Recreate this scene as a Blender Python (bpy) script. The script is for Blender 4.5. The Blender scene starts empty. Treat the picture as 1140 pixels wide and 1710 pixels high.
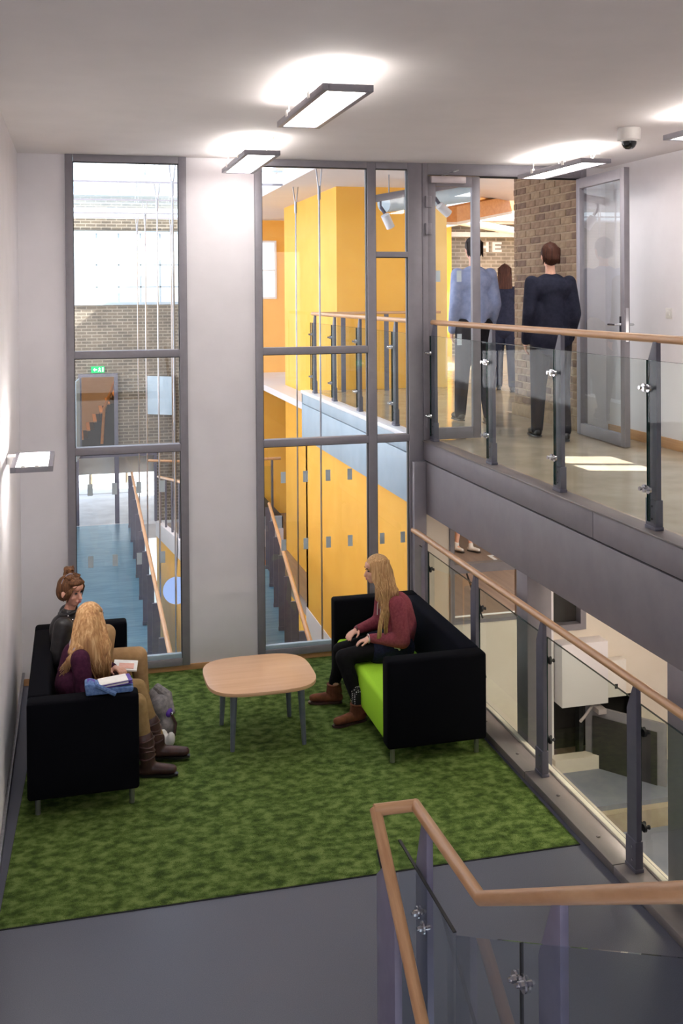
import bpy, bmesh, math, random
from mathutils import Vector, Matrix, Euler

random.seed(7)
SC = bpy.context.scene
COL = SC.collection
PI = math.pi

# ------------------------------------------------------------------ camera
def setup_camera():
    F, yaw, pitch, roll, py = 1732.65, .2530, -.0099, -.0071, 508.78
    r = Vector((math.cos(yaw), -math.sin(yaw), 0)); f = Vector((math.sin(yaw), math.cos(yaw), 0)); u = Vector((0, 0, 1))
    f2 = f*math.cos(pitch) + u*math.sin(pitch); u2 = u*math.cos(pitch) - f*math.sin(pitch)
    r3 = r*math.cos(roll) + u2*math.sin(roll); u3 = u2*math.cos(roll) - r*math.sin(roll)
    cam = bpy.data.cameras.new('camera'); o = bpy.data.objects.new('camera', cam); COL.objects.link(o)
    M = Matrix((r3, u3, -f2)).transposed().to_4x4(); M.translation = Vector((.4228, -8.698, 3.13))
    o.matrix_world = M
    cam.sensor_fit = 'VERTICAL'; cam.sensor_height = 36.0; cam.lens = F/1710*36.0
    cam.shift_y = -(855-py)/1710
    cam.clip_start = .05; cam.clip_end = 400
    SC.camera = o
setup_camera()

# ------------------------------------------------------------------ world, sun, exposure
W = bpy.data.worlds.new('World'); SC.world = W; W.use_nodes = True
nt = W.node_tree; nt.nodes.clear()
sky = nt.nodes.new('ShaderNodeTexSky'); sky.sky_type = 'NISHITA'; sky.sun_disc = False
sky.sun_elevation = math.radians(42); sky.sun_rotation = math.radians(140); sky.air_density = .9; sky.dust_density = 2.0; sky.ozone_density = 1.0
mx = nt.nodes.new('ShaderNodeMix'); mx.data_type = 'RGBA'; mx.inputs[0].default_value = .38
mx.inputs[7].default_value = (7.5, 8.0, 8.6, 1)
bg = nt.nodes.new('ShaderNodeBackground'); bg.inputs[1].default_value = .28
wo = nt.nodes.new('ShaderNodeOutputWorld')
nt.links.new(sky.outputs[0], mx.inputs[6]); nt.links.new(mx.outputs[2], bg.inputs[0]); nt.links.new(bg.outputs[0], wo.inputs[0])
SUN = bpy.data.lights.new('sun', 'SUN'); SUN.energy = 14.0; SUN.angle = .009; SUN.color = (1, .97, .93)
so = bpy.data.objects.new('sun', SUN); COL.objects.link(so)
so.rotation_euler = Vector((-.75, .25, -.60)).to_track_quat('-Z', 'Y').to_euler()
so.location = (9, -8, 12)
SC.view_settings.view_transform = 'Standard'; SC.view_settings.look = 'None'
SC.view_settings.gamma = 1.0; SC.view_settings.use_curve_mapping = False
SC.view_settings.exposure = 0.70
SC.cycles.max_bounces = 9; SC.cycles.diffuse_bounces = 5; SC.cycles.glossy_bounces = 3; SC.cycles.transparent_max_bounces = 24; SC.cycles.caustics_reflective = False; SC.cycles.caustics_refractive = False
LAMP_DOWN, LAMP_UP = 11.5, 15.0

# ------------------------------------------------------------------ materials
MATS = {}
def srgb(c):
    return tuple((x/255/12.92 if x/255 <= .04045 else ((x/255+.055)/1.055)**2.4) for x in c) + (1,)
def base(name, rgb, rough=.5, metal=0., spec=None):
    m = bpy.data.materials.new(name); m.use_nodes = True
    b = m.node_tree.nodes['Principled BSDF']
    b.inputs['Base Color'].default_value = srgb(rgb); b.inputs['Roughness'].default_value = rough; b.inputs['Metallic'].default_value = metal
    if spec is not None: b.inputs['Specular IOR Level'].default_value = spec
    MATS[name] = m
    return m, m.node_tree, b
def coords(n, scale=(1, 1, 1), kind='Object'):
    tc = n.nodes.new('ShaderNodeTexCoord'); mp = n.nodes.new('ShaderNodeMapping'); mp.inputs['Scale'].default_value = scale
    n.links.new(tc.outputs[kind], mp.inputs['Vector']); return mp.outputs[0]
def ramp(n, fac, stops):
    r = n.nodes.new('ShaderNodeValToRGB'); e = r.color_ramp.elements
    while len(e) < len(stops): e.new(.5)
    for i, (p, c) in enumerate(stops): e[i].position = p; e[i].color = srgb(c)
    n.links.new(fac, r.inputs[0]); return r.outputs[0]
def noise(n, vec, scale, detail=4, rough=.55):
    t = n.nodes.new('ShaderNodeTexNoise'); t.inputs['Scale'].default_value = scale; t.inputs['Detail'].default_value = detail; t.inputs['Roughness'].default_value = rough
    if vec is not None: n.links.new(vec, t.inputs['Vector'])
    return t.outputs[0]
def bump(n, b, h, strength=.2, dist=.01):
    bp = n.nodes.new('ShaderNodeBump'); bp.inputs['Strength'].default_value = strength; bp.inputs['Distance'].default_value = dist
    n.links.new(h, bp.inputs['Height']); n.links.new(bp.outputs[0], b.inputs['Normal'])
def mottled(name, c0, c1, scale=20, rough=.6, metal=0., bs=0., sc=(1, 1, 1), detail=4, lo=.35, hi=.65, kind='Object', spec=None):
    m, n, b = base(name, c0, rough, metal, spec)
    v = coords(n, sc, kind); f = noise(n, v, scale, detail)
    n.links.new(ramp(n, f, [(lo, c0), (hi, c1)]), b.inputs['Base Color'])
    if bs: bump(n, b, f, bs)
    return m
def wood(name, c0, c1, axis=1, rough=.4, sc=30):
    m, n, b = base(name, c0, rough)
    s = [sc, sc, sc]; s[axis] = sc*.06
    v = coords(n, tuple(s)); f = noise(n, v, 1.6, 6, .62)
    n.links.new(ramp(n, f, [(.3, c0), (.68, c1)]), b.inputs['Base Color'])
    bump(n, b, f, .08, .002)
    return m
def brick(name, cs, mortar, w, h, axis='XZ', rough=.9, msize=.012):
    m, n, b = base(name, cs[0], rough)
    tc = n.nodes.new('ShaderNodeTexCoord'); sp = n.nodes.new('ShaderNodeSeparateXYZ'); cb = n.nodes.new('ShaderNodeCombineXYZ')
    n.links.new(tc.outputs['Object'], sp.inputs[0]); n.links.new(sp.outputs[axis[0]], cb.inputs[0]); n.links.new(sp.outputs[axis[1]], cb.inputs[1])
    t = n.nodes.new('ShaderNodeTexBrick'); t.inputs['Color1'].default_value = srgb(cs[0]); t.inputs['Color2'].default_value = srgb(cs[1]); t.inputs['Mortar'].default_value = srgb(mortar)
    t.inputs['Scale'].default_value = 1; t.inputs['Mortar Size'].default_value = msize; t.inputs['Brick Width'].default_value = w; t.inputs['Row Height'].default_value = h
    n.links.new(cb.outputs[0], t.inputs['Vector'])
    ns = noise(n, tc.outputs['Object'], 3.0, 5); mixn = n.nodes.new('ShaderNodeMix'); mixn.data_type = 'RGBA'; mixn.blend_type = 'MULTIPLY'; mixn.inputs[0].default_value = .6
    n.links.new(t.outputs[0], mixn.inputs[6]); n.links.new(ramp(n, ns, [(.3, (170, 165, 160)), (.7, (255, 255, 255))]), mixn.inputs[7])
    n.links.new(mixn.outputs[2], b.inputs['Base Color'])
    bump(n, b, t.outputs[1], -.5, .01)
    return m
def glass(name, tint, refl=1.0, rough=.0, ior=1.5):
    m = bpy.data.materials.new(name); m.use_nodes = True; n = m.node_tree; n.nodes.clear()
    out = n.nodes.new('ShaderNodeOutputMaterial'); mixs = n.nodes.new('ShaderNodeMixShader')
    tr = n.nodes.new('ShaderNodeBsdfTransparent'); tr.inputs[0].default_value = tuple(tint) + (1,)
    gl = n.nodes.new('ShaderNodeBsdfGlossy'); gl.inputs['Roughness'].default_value = rough; gl.inputs[0].default_value = (.95, .97, 1, 1)
    fr = n.nodes.new('ShaderNodeFresnel'); fr.inputs[0].default_value = ior
    mu = n.nodes.new('ShaderNodeMath'); mu.operation = 'MULTIPLY'; mu.inputs[1].default_value = refl
    ge = n.nodes.new('ShaderNodeNewGeometry'); iv = n.nodes.new('ShaderNodeMath'); iv.operation = 'SUBTRACT'; iv.inputs[0].default_value = 1.0; n.links.new(ge.outputs['Backfacing'], iv.inputs[1])
    m2 = n.nodes.new('ShaderNodeMath'); m2.operation = 'MULTIPLY'; n.links.new(iv.outputs[0], m2.inputs[1])
    n.links.new(fr.outputs[0], mu.inputs[0]); n.links.new(mu.outputs[0], m2.inputs[0]); n.links.new(m2.outputs[0], mixs.inputs[0])
    n.links.new(tr.outputs[0], mixs.inputs[1]); n.links.new(gl.outputs[0], mixs.inputs[2]); n.links.new(mixs.outputs[0], out.inputs[0])
    MATS[name] = m; return m
def emit(name, rgb, strength):
    m = bpy.data.materials.new(name); m.use_nodes = True; n = m.node_tree; n.nodes.clear()
    out = n.nodes.new('ShaderNodeOutputMaterial'); e = n.nodes.new('ShaderNodeEmission'); e.inputs[0].default_value = srgb(rgb); e.inputs[1].default_value = strength
    n.links.new(e.outputs[0], out.inputs[0]); MATS[name] = m; return m

mottled('wall_paint', (226, 222, 226), (231, 227, 231), 3, .75)
mottled('ceiling_paint', (217, 211, 211), (221, 215, 215), 3, .8)
mottled('cream_paint', (226, 216, 203), (232, 223, 211), 3, .75)
mottled('frame_grey', (132, 128, 136), (138, 134, 142), 12, .42)
mottled('beam_grey', (124, 119, 127), (132, 127, 134), 6, .5)
mottled('post_grey', (92, 91, 106), (100, 99, 112), 10, .45)
mottled('lilac_post', (128, 124, 148), (136, 132, 156), 10, .5, .1)
mottled('kerb_grey', (112, 106, 106), (138, 130, 126), 5, .38, .1, sc=(1, .25, 1))
mottled('lavender_floor', (128, 132, 150), (140, 144, 160), 4, .4)
mottled('vinyl_floor', (78, 80, 94), (98, 100, 112), 260, .42, detail=2, lo=.3, hi=.75)
mottled('blue_floor', (74, 110, 130), (100, 134, 152), 7, .3, sc=(.4, 3, 1))
mottled('stone_floor', (176, 160, 138), (192, 178, 158), 4, .16)
mottled('sofa_black', (7, 7, 12), (14, 14, 20), 400, .9, bs=.15, detail=2, spec=.08)
mottled('sofa_navy', (9, 11, 20), (17, 19, 30), 400, .9, bs=.15, detail=2, spec=.08)
mottled('lime_fabric', (158, 216, 44), (176, 228, 62), 350, .85, bs=.12, detail=2, spec=.25)
mottled('chrome', (190, 190, 195), (205, 205, 208), 10, .2, 1.)
mottled('brushed_steel', (150, 150, 156), (170, 170, 174), 40, .32, .9, sc=(1, 1, .1))
mottled('leg_steel', (104, 110, 126), (116, 122, 136), 20, .38, .15)
mottled('black_rubber', (22, 22, 24), (30, 30, 32), 30, .6)
mottled('white_plastic', (226, 222, 218), (234, 230, 226), 10, .4)
mottled('orange_paint', (242, 180, 64), (246, 187, 74), 3, .62)
mottled('orange_dark', (214, 120, 40), (222, 130, 50), 3, .6)
mottled('yellow_paint', (240, 200, 120), (246, 208, 132), 3, .6)
mottled('pale_blue_panel', (162, 182, 196), (172, 191, 204), 4, .45)
mottled('white_metal', (232, 234, 238), (240, 241, 244), 6, .35)
mottled('door_closer', (190, 180, 182), (198, 188, 190), 10, .35, .3)
wood('oak_rail', (190, 142, 102), (216, 172, 130), 1, .35)
wood('oak_rail_x', (190, 142, 102), (216, 172, 130), 0, .35)
wood('oak_rail_slope', (190, 142, 102), (216, 172, 130), 1, .35)
MATS['oak_rail_slope'].node_tree.nodes['Mapping'].inputs['Scale'].default_value = (30, 1.8, 2.5)
wood('oak_skirting', (190, 140, 92), (214, 166, 116), 0, .45)
wood('oak_skirting_y', (190, 140, 92), (214, 166, 116), 1, .45)
wood('beech_top', (214, 168, 128), (226, 184, 146), 0, .33, 16)
wood('gym_wood', (118, 98, 88), (148, 126, 112), 1, .3, 10)
wood('glulam', (196, 130, 60), (214, 152, 84), 1, .5, 12)
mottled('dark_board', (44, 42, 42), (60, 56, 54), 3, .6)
brick('far_brick', ((122, 112, 96), (100, 93, 82)), (156, 148, 134), .19, .06, msize=.009)
brick('pale_brick', ((172, 164, 148), (142, 136, 124)), (198, 191, 178), .23, .08)
glass('window_glass', (.97, .985, .99), 1.3)
glass('guard_glass', (.93, .96, .945), .3)
glass('guard_glass_lower', (.93, .965, .93), .8)
glass('guard_glass_near', (.88, .91, .935), 1.0)
mottled('glass_edge', (14, 44, 40), (22, 60, 54), 20, .2)
emit('lamp_down', (255, 250, 245), LAMP_DOWN)
emit('lamp_up', (255, 249, 241), LAMP_UP)
emit('globe_glow', (176, 200, 255), .62)
emit('exit_green', (20, 190, 110), 1.2)
emit('exit_white', (235, 255, 240), 1.6)
mottled('manifest_white', (188, 200, 208), (196, 208, 214), 8, .6)

# ------------------------------------------------------------------ mesh helpers
class MB:
    def __init__(s): s.v = []; s.f = []
    def add(s, vs, fs):
        o = len(s.v); s.v += [tuple(x) for x in vs]; s.f += [tuple(i+o for i in f) for f in fs]; return s
    def box(s, x0, x1, y0, y1, z0, z1):
        return s.add([(x0,y0,z0),(x1,y0,z0),(x1,y1,z0),(x0,y1,z0),(x0,y0,z1),(x1,y0,z1),(x1,y1,z1),(x0,y1,z1)],
                     [(0,3,2,1),(4,5,6,7),(0,1,5,4),(1,2,6,5),(2,3,7,6),(3,0,4,7)])
    def prism(s, poly, vec):
        n = len(poly); vec = Vector(vec); a = [Vector(p) for p in poly]; b = [p+vec for p in a]
        return s.add(a+b, [tuple(range(n-1, -1, -1)), tuple(range(n, 2*n))] + [(i, (i+1) % n, n+(i+1) % n, n+i) for i in range(n)])
    def tube(s, pts, r, seg=14, caps=True):
        pts = [Vector(p) for p in pts]; rs = r if isinstance(r, (list, tuple)) else [r]*len(pts)
        rings = []; up = None
        for i, p in enumerate(pts):
            d0 = (pts[i]-pts[i-1]).normalized() if i else None; d1 = (pts[i+1]-pts[i]).normalized() if i < len(pts)-1 else None
            t = ((d0 or d1)+(d1 or d0)).normalized()
            k = 1.0
            if d0 and d1: k = 1/max(.35, t.dot(d1))
            if up is None: up = t.orthogonal().normalized()
            up = (up - t*up.dot(t)).normalized(); sd = t.cross(up)
            ring = []
            mit = (d1-d0).normalized() if (d0 and d1 and (d1-d0).length > 1e-4) else None
            for j in range(seg):
                a = 2*PI*j/seg; q = up*math.cos(a)*rs[i] + sd*math.sin(a)*rs[i]
                if mit: q = q + mit*q.dot(mit)*(k-1)
                ring.append(p+q)
            rings.append(ring)
        o = []; [o.extend(x) for x in rings]; fs = []
        for i in range(len(rings)-1):
            for j in range(seg):
                a = i*seg+j; b = i*seg+(j+1) % seg; fs.append((a, b, b+seg, a+seg))
        if caps: fs.append(tuple(range(seg-1, -1, -1))); fs.append(tuple(range((len(rings)-1)*seg, len(rings)*seg)))
        return s.add(o, fs)
    def lathe(s, prof, c=(0, 0, 0), seg=24):
        c = Vector(c); vs = []; fs = []
        for r, z in prof:
            for j in range(seg): vs.append(c+Vector((r*math.cos(2*PI*j/seg), r*math.sin(2*PI*j/seg), z)))
        for i in range(len(prof)-1):
            for j in range(seg):
                a = i*seg+j; b = i*seg+(j+1) % seg; fs.append((a, b, b+seg, a+seg))
        fs.append(tuple(range(seg-1, -1, -1))); fs.append(tuple(range((len(prof)-1)*seg, len(prof)*seg)))
        return s.add(vs, fs)
    def mesh(s, name):
        m = bpy.data.meshes.new(name); m.from_pydata(s.v, [], s.f); m.update()
        bm = bmesh.new(); bm.from_mesh(m); bmesh.ops.recalc_face_normals(bm, faces=bm.faces); bm.to_mesh(m); bm.free()
        return m
def B(*a): return MB().box(*a)
def bevel_mesh(m, w, seg=3, ang=.5):
    bm = bmesh.new(); bm.from_mesh(m)
    ed = [e for e in bm.edges if len(e.link_faces) == 2 and e.calc_face_angle(0) > ang]
    bmesh.ops.bevel(bm, geom=ed, offset=w, segments=seg, profile=.5, affect='EDGES', clamp_overlap=True)
    bm.to_mesh(m); bm.free()
def smooth(m, ang=.6):
    m.polygons.foreach_set('use_smooth', [True]*len(m.polygons))
    m.set_sharp_from_angle(angle=ang)
def obj(name, mb, mat, parent=None, bev=0, sm=False, seg=2):
    m = mb.mesh(name) if isinstance(mb, MB) else mb
    if bev: bevel_mesh(m, bev, seg)
    if sm or bev: smooth(m)
    if len(m.materials) == 0: m.materials.append(MATS[mat] if isinstance(mat, str) else mat)
    o = bpy.data.objects.new(name, m); COL.objects.link(o)
    if parent is not None: par(o, parent)
    return o
def par(o, p):
    o.parent = p; o.matrix_parent_inverse = world_of(p).inverted()
def world_of(o):
    M = o.matrix_basis.copy()
    if o.parent: M = world_of(o.parent) @ o.matrix_parent_inverse @ M
    return M
def tag(o, label=None, cat=None, group=None, kind=None):
    if label: o['label'] = label
    if cat: o['category'] = cat
    if group: o['group'] = group
    if kind: o['kind'] = kind
    return o
def thing(name, label, cat, loc=(0, 0, 0), group=None, rz=0):
    o = bpy.data.objects.new(name, None); COL.objects.link(o); o.location = loc; o.rotation_euler = (0, 0, rz); o.empty_display_size = .1
    return tag(o, label, cat, group)
def struct(name, mb, mat, bev=0, label=None):
    o = obj(name, mb, mat, None, bev); o['kind'] = 'structure'
    if label: o['label'] = label
    return o
def sroot(name, loc=(0, 0, 0), label=None):
    o = bpy.data.objects.new(name, None); COL.objects.link(o); o.location = loc; o['kind'] = 'structure'
    if label: o['label'] = label
    return o
def copy_tree(o, parent=None):
    c = o.copy(); COL.objects.link(c)
    if parent is not None: c.parent = parent; c.matrix_parent_inverse = o.matrix_parent_inverse.copy()
    for ch in list(o.children): copy_tree(ch, c)
    return c
# ================================================================== THE ROOM SHELL
FT = 1.83            # upper floor level
struct('floor', B(0, 3.46, -4.78, .1, -.3, 0), 'vinyl_floor')
struct('ceiling', B(-.15, 5.35, -11.9, .1, 4.28, 4.4), 'ceiling_paint')
struct('wall_left', B(-.15, 0, -11.9, .1, -2.7, 4.28), 'wall_paint')
wb = MB()
wb.box(0, .365, 0, .1, 0, 4.28); wb.box(1.341, 1.914, 0, .1, 0, 4.28)
wb.box(.365, 1.341, 0, .1, 0, .05); wb.box(1.914, 3.40, 0, .1, 0, .05)
struct('wall_back', wb, 'wall_paint')
struct('baseboard_back', B(0.006, 3.2, -.016, 0, 0, .052), 'oak_skirting', .003)
struct('baseboard_left', B(0, .012, -4.7, -.02, 0, .10), 'post_grey', .003)
struct('trim_left', B(0, .02, -4.7, -.02, .10, .112), 'brushed_steel', .002)
# upper landing and its right wall (with a window further along that lets the sun in)
fu = MB(); fu.box(3.5, 5.2, -8.6, .1, 1.62, FT); fu.box(3.5, 5.02, .1, 4.95, 1.62, FT); fu.box(5.02, 11, 1.9, 12, 1.62, FT); fu.box(-.15, 3.5, -11.9, -7.9, 1.5, 1.62)
struct('floor_upper', fu, 'stone_floor')
wr = MB(); Y0, Y1, Z0, Z1 = -2.25, -1.50, 2.36, 2.86
wr.box(5.2, 5.35, Y1, .1, 1.62, 4.28); wr.box(5.2, 5.35, -11.9, Y0, 1.62, 4.28); wr.box(5.2, 5.35, Y0, Y1, 1.62, Z0); wr.box(5.2, 5.35, Y0, Y1, Z1, 4.28); wr.box(5.2, 5.24, -1.95, -1.87, Z0, Z1)
struct('wall_right', wr, 'wall_paint')
struct('baseboard_right', B(5.185, 5.2, -8, -.06, FT, FT+.09), 'oak_skirting_y', .003)
struct('wall_door_side', B(4.99, 5.2, 0, .1, FT, 4.28), 'wall_paint')
# rear: glazed wall behind the viewer
wq = MB(); wq.box(-.15, 5.35, -12, -11.9, -2.7, .2); wq.box(-.15, 5.35, -12, -11.9, 4.0, 4.4); wq.box(-.15, .3, -12, -11.9, .2, 4.0); wq.box(4.9, 5.35, -12, -11.9, .2, 4.0); wq.box(2.5, 2.6, -12, -11.9, .2, 4.0)
struct('wall_rear', wq, 'wall_paint')

# grey steel fascia of the upper landing: separate panels with a shadow gap
fa = sroot('trim_fascia', (3.4, -2, 1.2), 'dark grey steel fascia of the upper landing')
for (ya, yb) in ((-3.105, -.002), (-8.6, -3.111)):
    obj('fascia_panel', B(3.4, 3.5, ya, yb, 1.668, FT), 'beam_grey', fa, .004)
for (ya, yb) in ((-8.6, -.002),):
    obj('fascia_panel', B(3.404, 3.5, ya, yb, 1.198, 1.656), 'beam_grey', fa, .003)
obj('shadow_gap', B(3.42, 3.5, -8.6, -.002, 1.656, 1.668), 'black_rubber', fa)
obj('edge_cap', B(3.392, 3.52, -8.6, -.002, FT, FT+.012), 'kerb_grey', fa, .003)
struct('soffit', B(3.5, 6.72, -8.6, 0, 1.56, 1.62), 'cream_paint')  # widened past the right wall to block sun on the level below
for i, (ya, yb) in enumerate(((-2.172, -1.992), (-4.5, -3.895))):
    c = struct('column', B(3.405, 3.585, ya, yb, -1.2, 1.2), 'beam_grey', .004, ['slim dark grey steel column under the landing', 'wide dark grey steel column at the right edge'][i])

# kerb under the lower guard rail
kb = sroot('trim_kerb', (3.28, -2.4, 0), 'dark steel kerb along the edge of the lounge floor')
for ya, yb in ((-2.55, -.02), (-3.68, -2.556), (-4.78, -3.686)):
    obj('kerb_section', B(3.204, 3.362, ya, yb, 0, .05), 'kerb_grey', kb, .004)
obj('kerb_edge', B(3.364, 3.398, -4.78, -.02, 0, .062), 'cream_paint', kb, .004)
bolts = MB()
for y in (-1.1, -1.75, -2.3, -2.9, -3.4, -4.0): 
    obj('bolt_head', MB().lathe([(.012, 0), (.012, .006), (.006, .009)], (3.27, y, .05), 10), 'kerb_grey', kb)

# ================================================================== WINDOWS AND DOOR IN THE BACK WALL
def window_frame(root, members, mat='frame_grey'):
    for (x0, x1, z0, z1) in members:
        obj('frame_member', B(x0, x1, -.035, .055, z0, z1), mat, root, .003)
def pane(root, x0, x1, z0, z1, y=.02, mat='window_glass', squares=()):
    g = obj('glass_pane', B(x0-.004, x1+.004, y, y+.006, z0-.004, z1+.004), mat, root)
    for (cx, cz) in squares:
        q = obj('marking', B(cx-.021, cx+.021, y-.003, y-.0005, cz-.048, cz+.048), 'manifest_white', root)
    return g
def blk(root, x0, x1, z0, z1):   # black gasket on the sides and top
    obj('gasket', MB().box(x0, x0+.006, -.02, .02, z0, z1).box(x1-.006, x1, -.02, .02, z0, z1).box(x0, x1, -.02, .02, z1-.006, z1), 'black_rubber', root)
w1 = sroot('window_1', (.85, 0, .05), 'tall grey-framed window beside the left sofa')
zt = [(4.222, 4.28), (2.622, 2.682), (1.838, 1.898), (.052, .112)]
window_frame(w1, [(.366, .428, .052, 4.28), (1.277, 1.340, .052, 4.28)] + [(.429, 1.276, a, b) for a, b in zt])
SQX1 = (.543, .738, .934, 1.125)
pane(w1, .428, 1.277, 2.682, 4.222); pane(w1, .428, 1.277, 1.898, 2.622)
pane(w1, .428, 1.277, .112, 1.838, squares=[(x, z) for z in (1.545, .955) for x in SQX1])
for a, b in ((2.682, 4.222), (1.898, 2.622), (.112, 1.838)): blk(w1, .428, 1.277, a, b)
obj('sill', B(.43, 1.275, -.02, .02, .112, .150), 'pale_blue_panel', w1, .002)
w2 = sroot('window_2', (2.65, 0, .05), 'wide grey-framed window between the white pier and the door')
window_frame(w2, [(1.915, 1.974, .052, 4.28), (2.900, 2.976, .052, 4.28), (3.270, 3.400, .052, 4.28)]
             + [(1.975, 2.899, a, b) for a, b in zt] + [(2.977, 3.269, a, b) for a, b in (zt[0], (3.452, 3.500), zt[2], zt[3])])
pane(w2, 1.974, 2.9, 2.682, 4.222); pane(w2, 1.974, 2.9, 1.898, 2.622)
pane(w2, 1.974, 2.9, .112, 1.838, squares=[(x, z) for z in (1.565, .985) for x in (2.150, 2.345, 2.545, 2.740)])
pane(w2, 2.976, 3.27, 3.5, 4.222); pane(w2, 2.976, 3.27, 1.898, 3.452)
pane(w2, 2.976, 3.27, .112, 1.838, squares=[(3.03, .985), (3.22, .985)])
for a, b in ((2.682, 4.222), (1.898, 2.622), (.112, 1.838)): blk(w2, 1.974, 2.9, a, b)
for a, b in ((3.5, 4.222), (1.898, 3.452), (.112, 1.838)): blk(w2, 2.976, 3.27, a, b)
obj('sill', B(1.976, 3.268, -.02, .02, .112, .145), 'pale_blue_panel', w2, .002)
struct('trim_column', B(3.290, 3.402, -.10, -.036, 0.0, 1.66), 'frame_grey', .004)

# double door: narrow leaf closed, wide leaf swung open towards the landing
dr = sroot('door_1', (4.2, 0, FT), 'grey glazed double door on the upper landing')
obj('frame_member', B(3.402, 3.452, -.04, .06, FT, 4.28), 'frame_grey', dr, .003)
obj('frame_member', B(4.935, 4.99, -.04, .06, FT, 4.28), 'frame_grey', dr, .003)
obj('frame_member', B(3.453, 4.934, -.04, .06, 4.178, 4.28), 'frame_grey', dr, .003)
obj('door_stop', B(3.96, 4.934, .0, .03, 4.165, 4.178), 'black_rubber', dr)
def leaf(x0, x1, name):
    L = bpy.data.objects.new(name, None); COL.objects.link(L); L.location = (0, 0, 0); par(L, dr)
    return L
def leaf_parts(x0, x1, squares):
    o = []
    z0, z1 = FT+.008, 4.17
    lf = obj('door_leaf', MB().box(x0, x0+.075, -.02, .03, z0, z1).box(x1-.075, x1, -.02, .03, z0, z1).box(x0+.075, x1-.075, -.02, .03, z0, z0+.10).box(x0+.075, x1-.075, -.02, .03, z1-.09, z1), 'frame_grey', dr, .003)
    g = obj('glass_pane', B(x0+.07, x1-.07, .0, .006, z0+.095, z1-.085), 'window_glass', lf)
    for (cx, cz) in squares: obj('marking', B(cx-.022, cx+.022, -.004, -.0005, cz-.05, cz+.05), 'manifest_white', lf)
    return lf
n1 = leaf_parts(3.456, 3.952, [(3.555, 3.285), (3.755, 3.285), (3.755, 2.72)])
cl = obj('door_closer', B(3.475, 3.80, -.075, -.02, 4.105, 4.165), 'door_closer', n1, .006)
ar = obj('closer_arm', MB().tube([(3.58, -.05, 4.17), (3.66, -.12, 4.2), (3.72, -.10, 4.215)], .007, 8), 'brushed_steel', n1)
for z in (3.94, 3.70, 1.99): 
    obj('hinge', MB().box(3.425, 3.448, -.062, -.038, z-.05, z+.05).box(3.449, 3.485, -.055, -.02, z-.05, z+.05), 'frame_grey', dr, .003)
n2 = leaf_parts(3.985, 4.93, [])
hw = Vector((4.932, -.0, 0))
hd = obj('lever_handle', MB().tube([(4.045, -.02, 2.86), (4.045, -.075, 2.86), (4.17, -.075, 2.86)], .010, 10).tube([(4.045, .03, 2.86), (4.045, .085, 2.86), (4.17, .085, 2.86)], .010, 10).box(4.03, 4.06, -.028, .038, 2.79, 2.93), 'chrome', n2, .0)
lk = obj('lock_plate', B(3.983, 3.9855, -.008, .018, 2.72, 3.0), 'chrome', n2)
cy = obj('lock_cylinder', MB().tube([(4.045, -.035, 2.76), (4.045, .045, 2.76)], .012, 10), 'chrome', n2)
Mr = Matrix.Translation(hw) @ Matrix.Rotation(math.radians(87), 4, 'Z') @ Matrix.Translation(-hw)
n2.matrix_basis = Mr
obj('closer_arm', MB().box(4.55, 4.85, -.075, -.04, 4.19, 4.225), 'beam_grey', dr, .004)
tag(obj('door_stop_peg', MB().lathe([(.02, 0), (.02, .03), (.012, .04)], (5.1, -1.05, FT), 12), 'black_rubber'), 'small black rubber door stop on the landing floor', 'door stop')

sw = thing('light_switch', 'white light switch plate on the landing wall', 'light switch', (5.199, -1.06, 2.955))
obj('plate', B(5.190, 5.1995, -1.103, -1.017, 2.912, 2.998), 'white_plastic', sw, .003)
obj('rocker', B(5.184, 5.190, -1.08, -1.04, 2.935, 2.975), 'white_plastic', sw, .002)

# ================================================================== BALUSTRADES
def post_mesh(h_glass, h_rail, w=.10, t=.028, lean=1):
    # plate in the YZ plane, neck narrowing up to the rail
    poly = [(0, -w/2, 0), (0, w/2, 0), (0, w/2, h_glass-.03), (0, w/2 if lean < 0 else -w/2+.035, h_rail), (0, w/2-.035 if lean < 0 else -w/2, h_rail), (0, -w/2, h_glass-.03)]
    return MB().prism([(p[0]-t/2, p[1], p[2]) for p in poly], (t, 0, 0)).mesh('post')
def clamp_mesh(d):
    m = MB()
    m.tube([(0, 0, 0), (d*.012, 0, 0)], .022, 14); m.tube([(d*.012, 0, 0), (d*.034, 0, 0)], .008, 8); m.tube([(d*.030, 0, 0), (d*.038, 0, 0)], .012, 8)
    return m.mesh('clamp')
def put(name, mesh, mat, parent, loc):
    o = obj(name, mesh, mat); o.location = loc; par(o, parent)
    return o
CL_L, CL_D = clamp_mesh(-1), clamp_mesh(1)
for m_, q_ in ((CL_L, 'chrome'), (CL_D, 'black_rubber')): m_.materials.append(MATS[q_]); smooth(m_)

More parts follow.
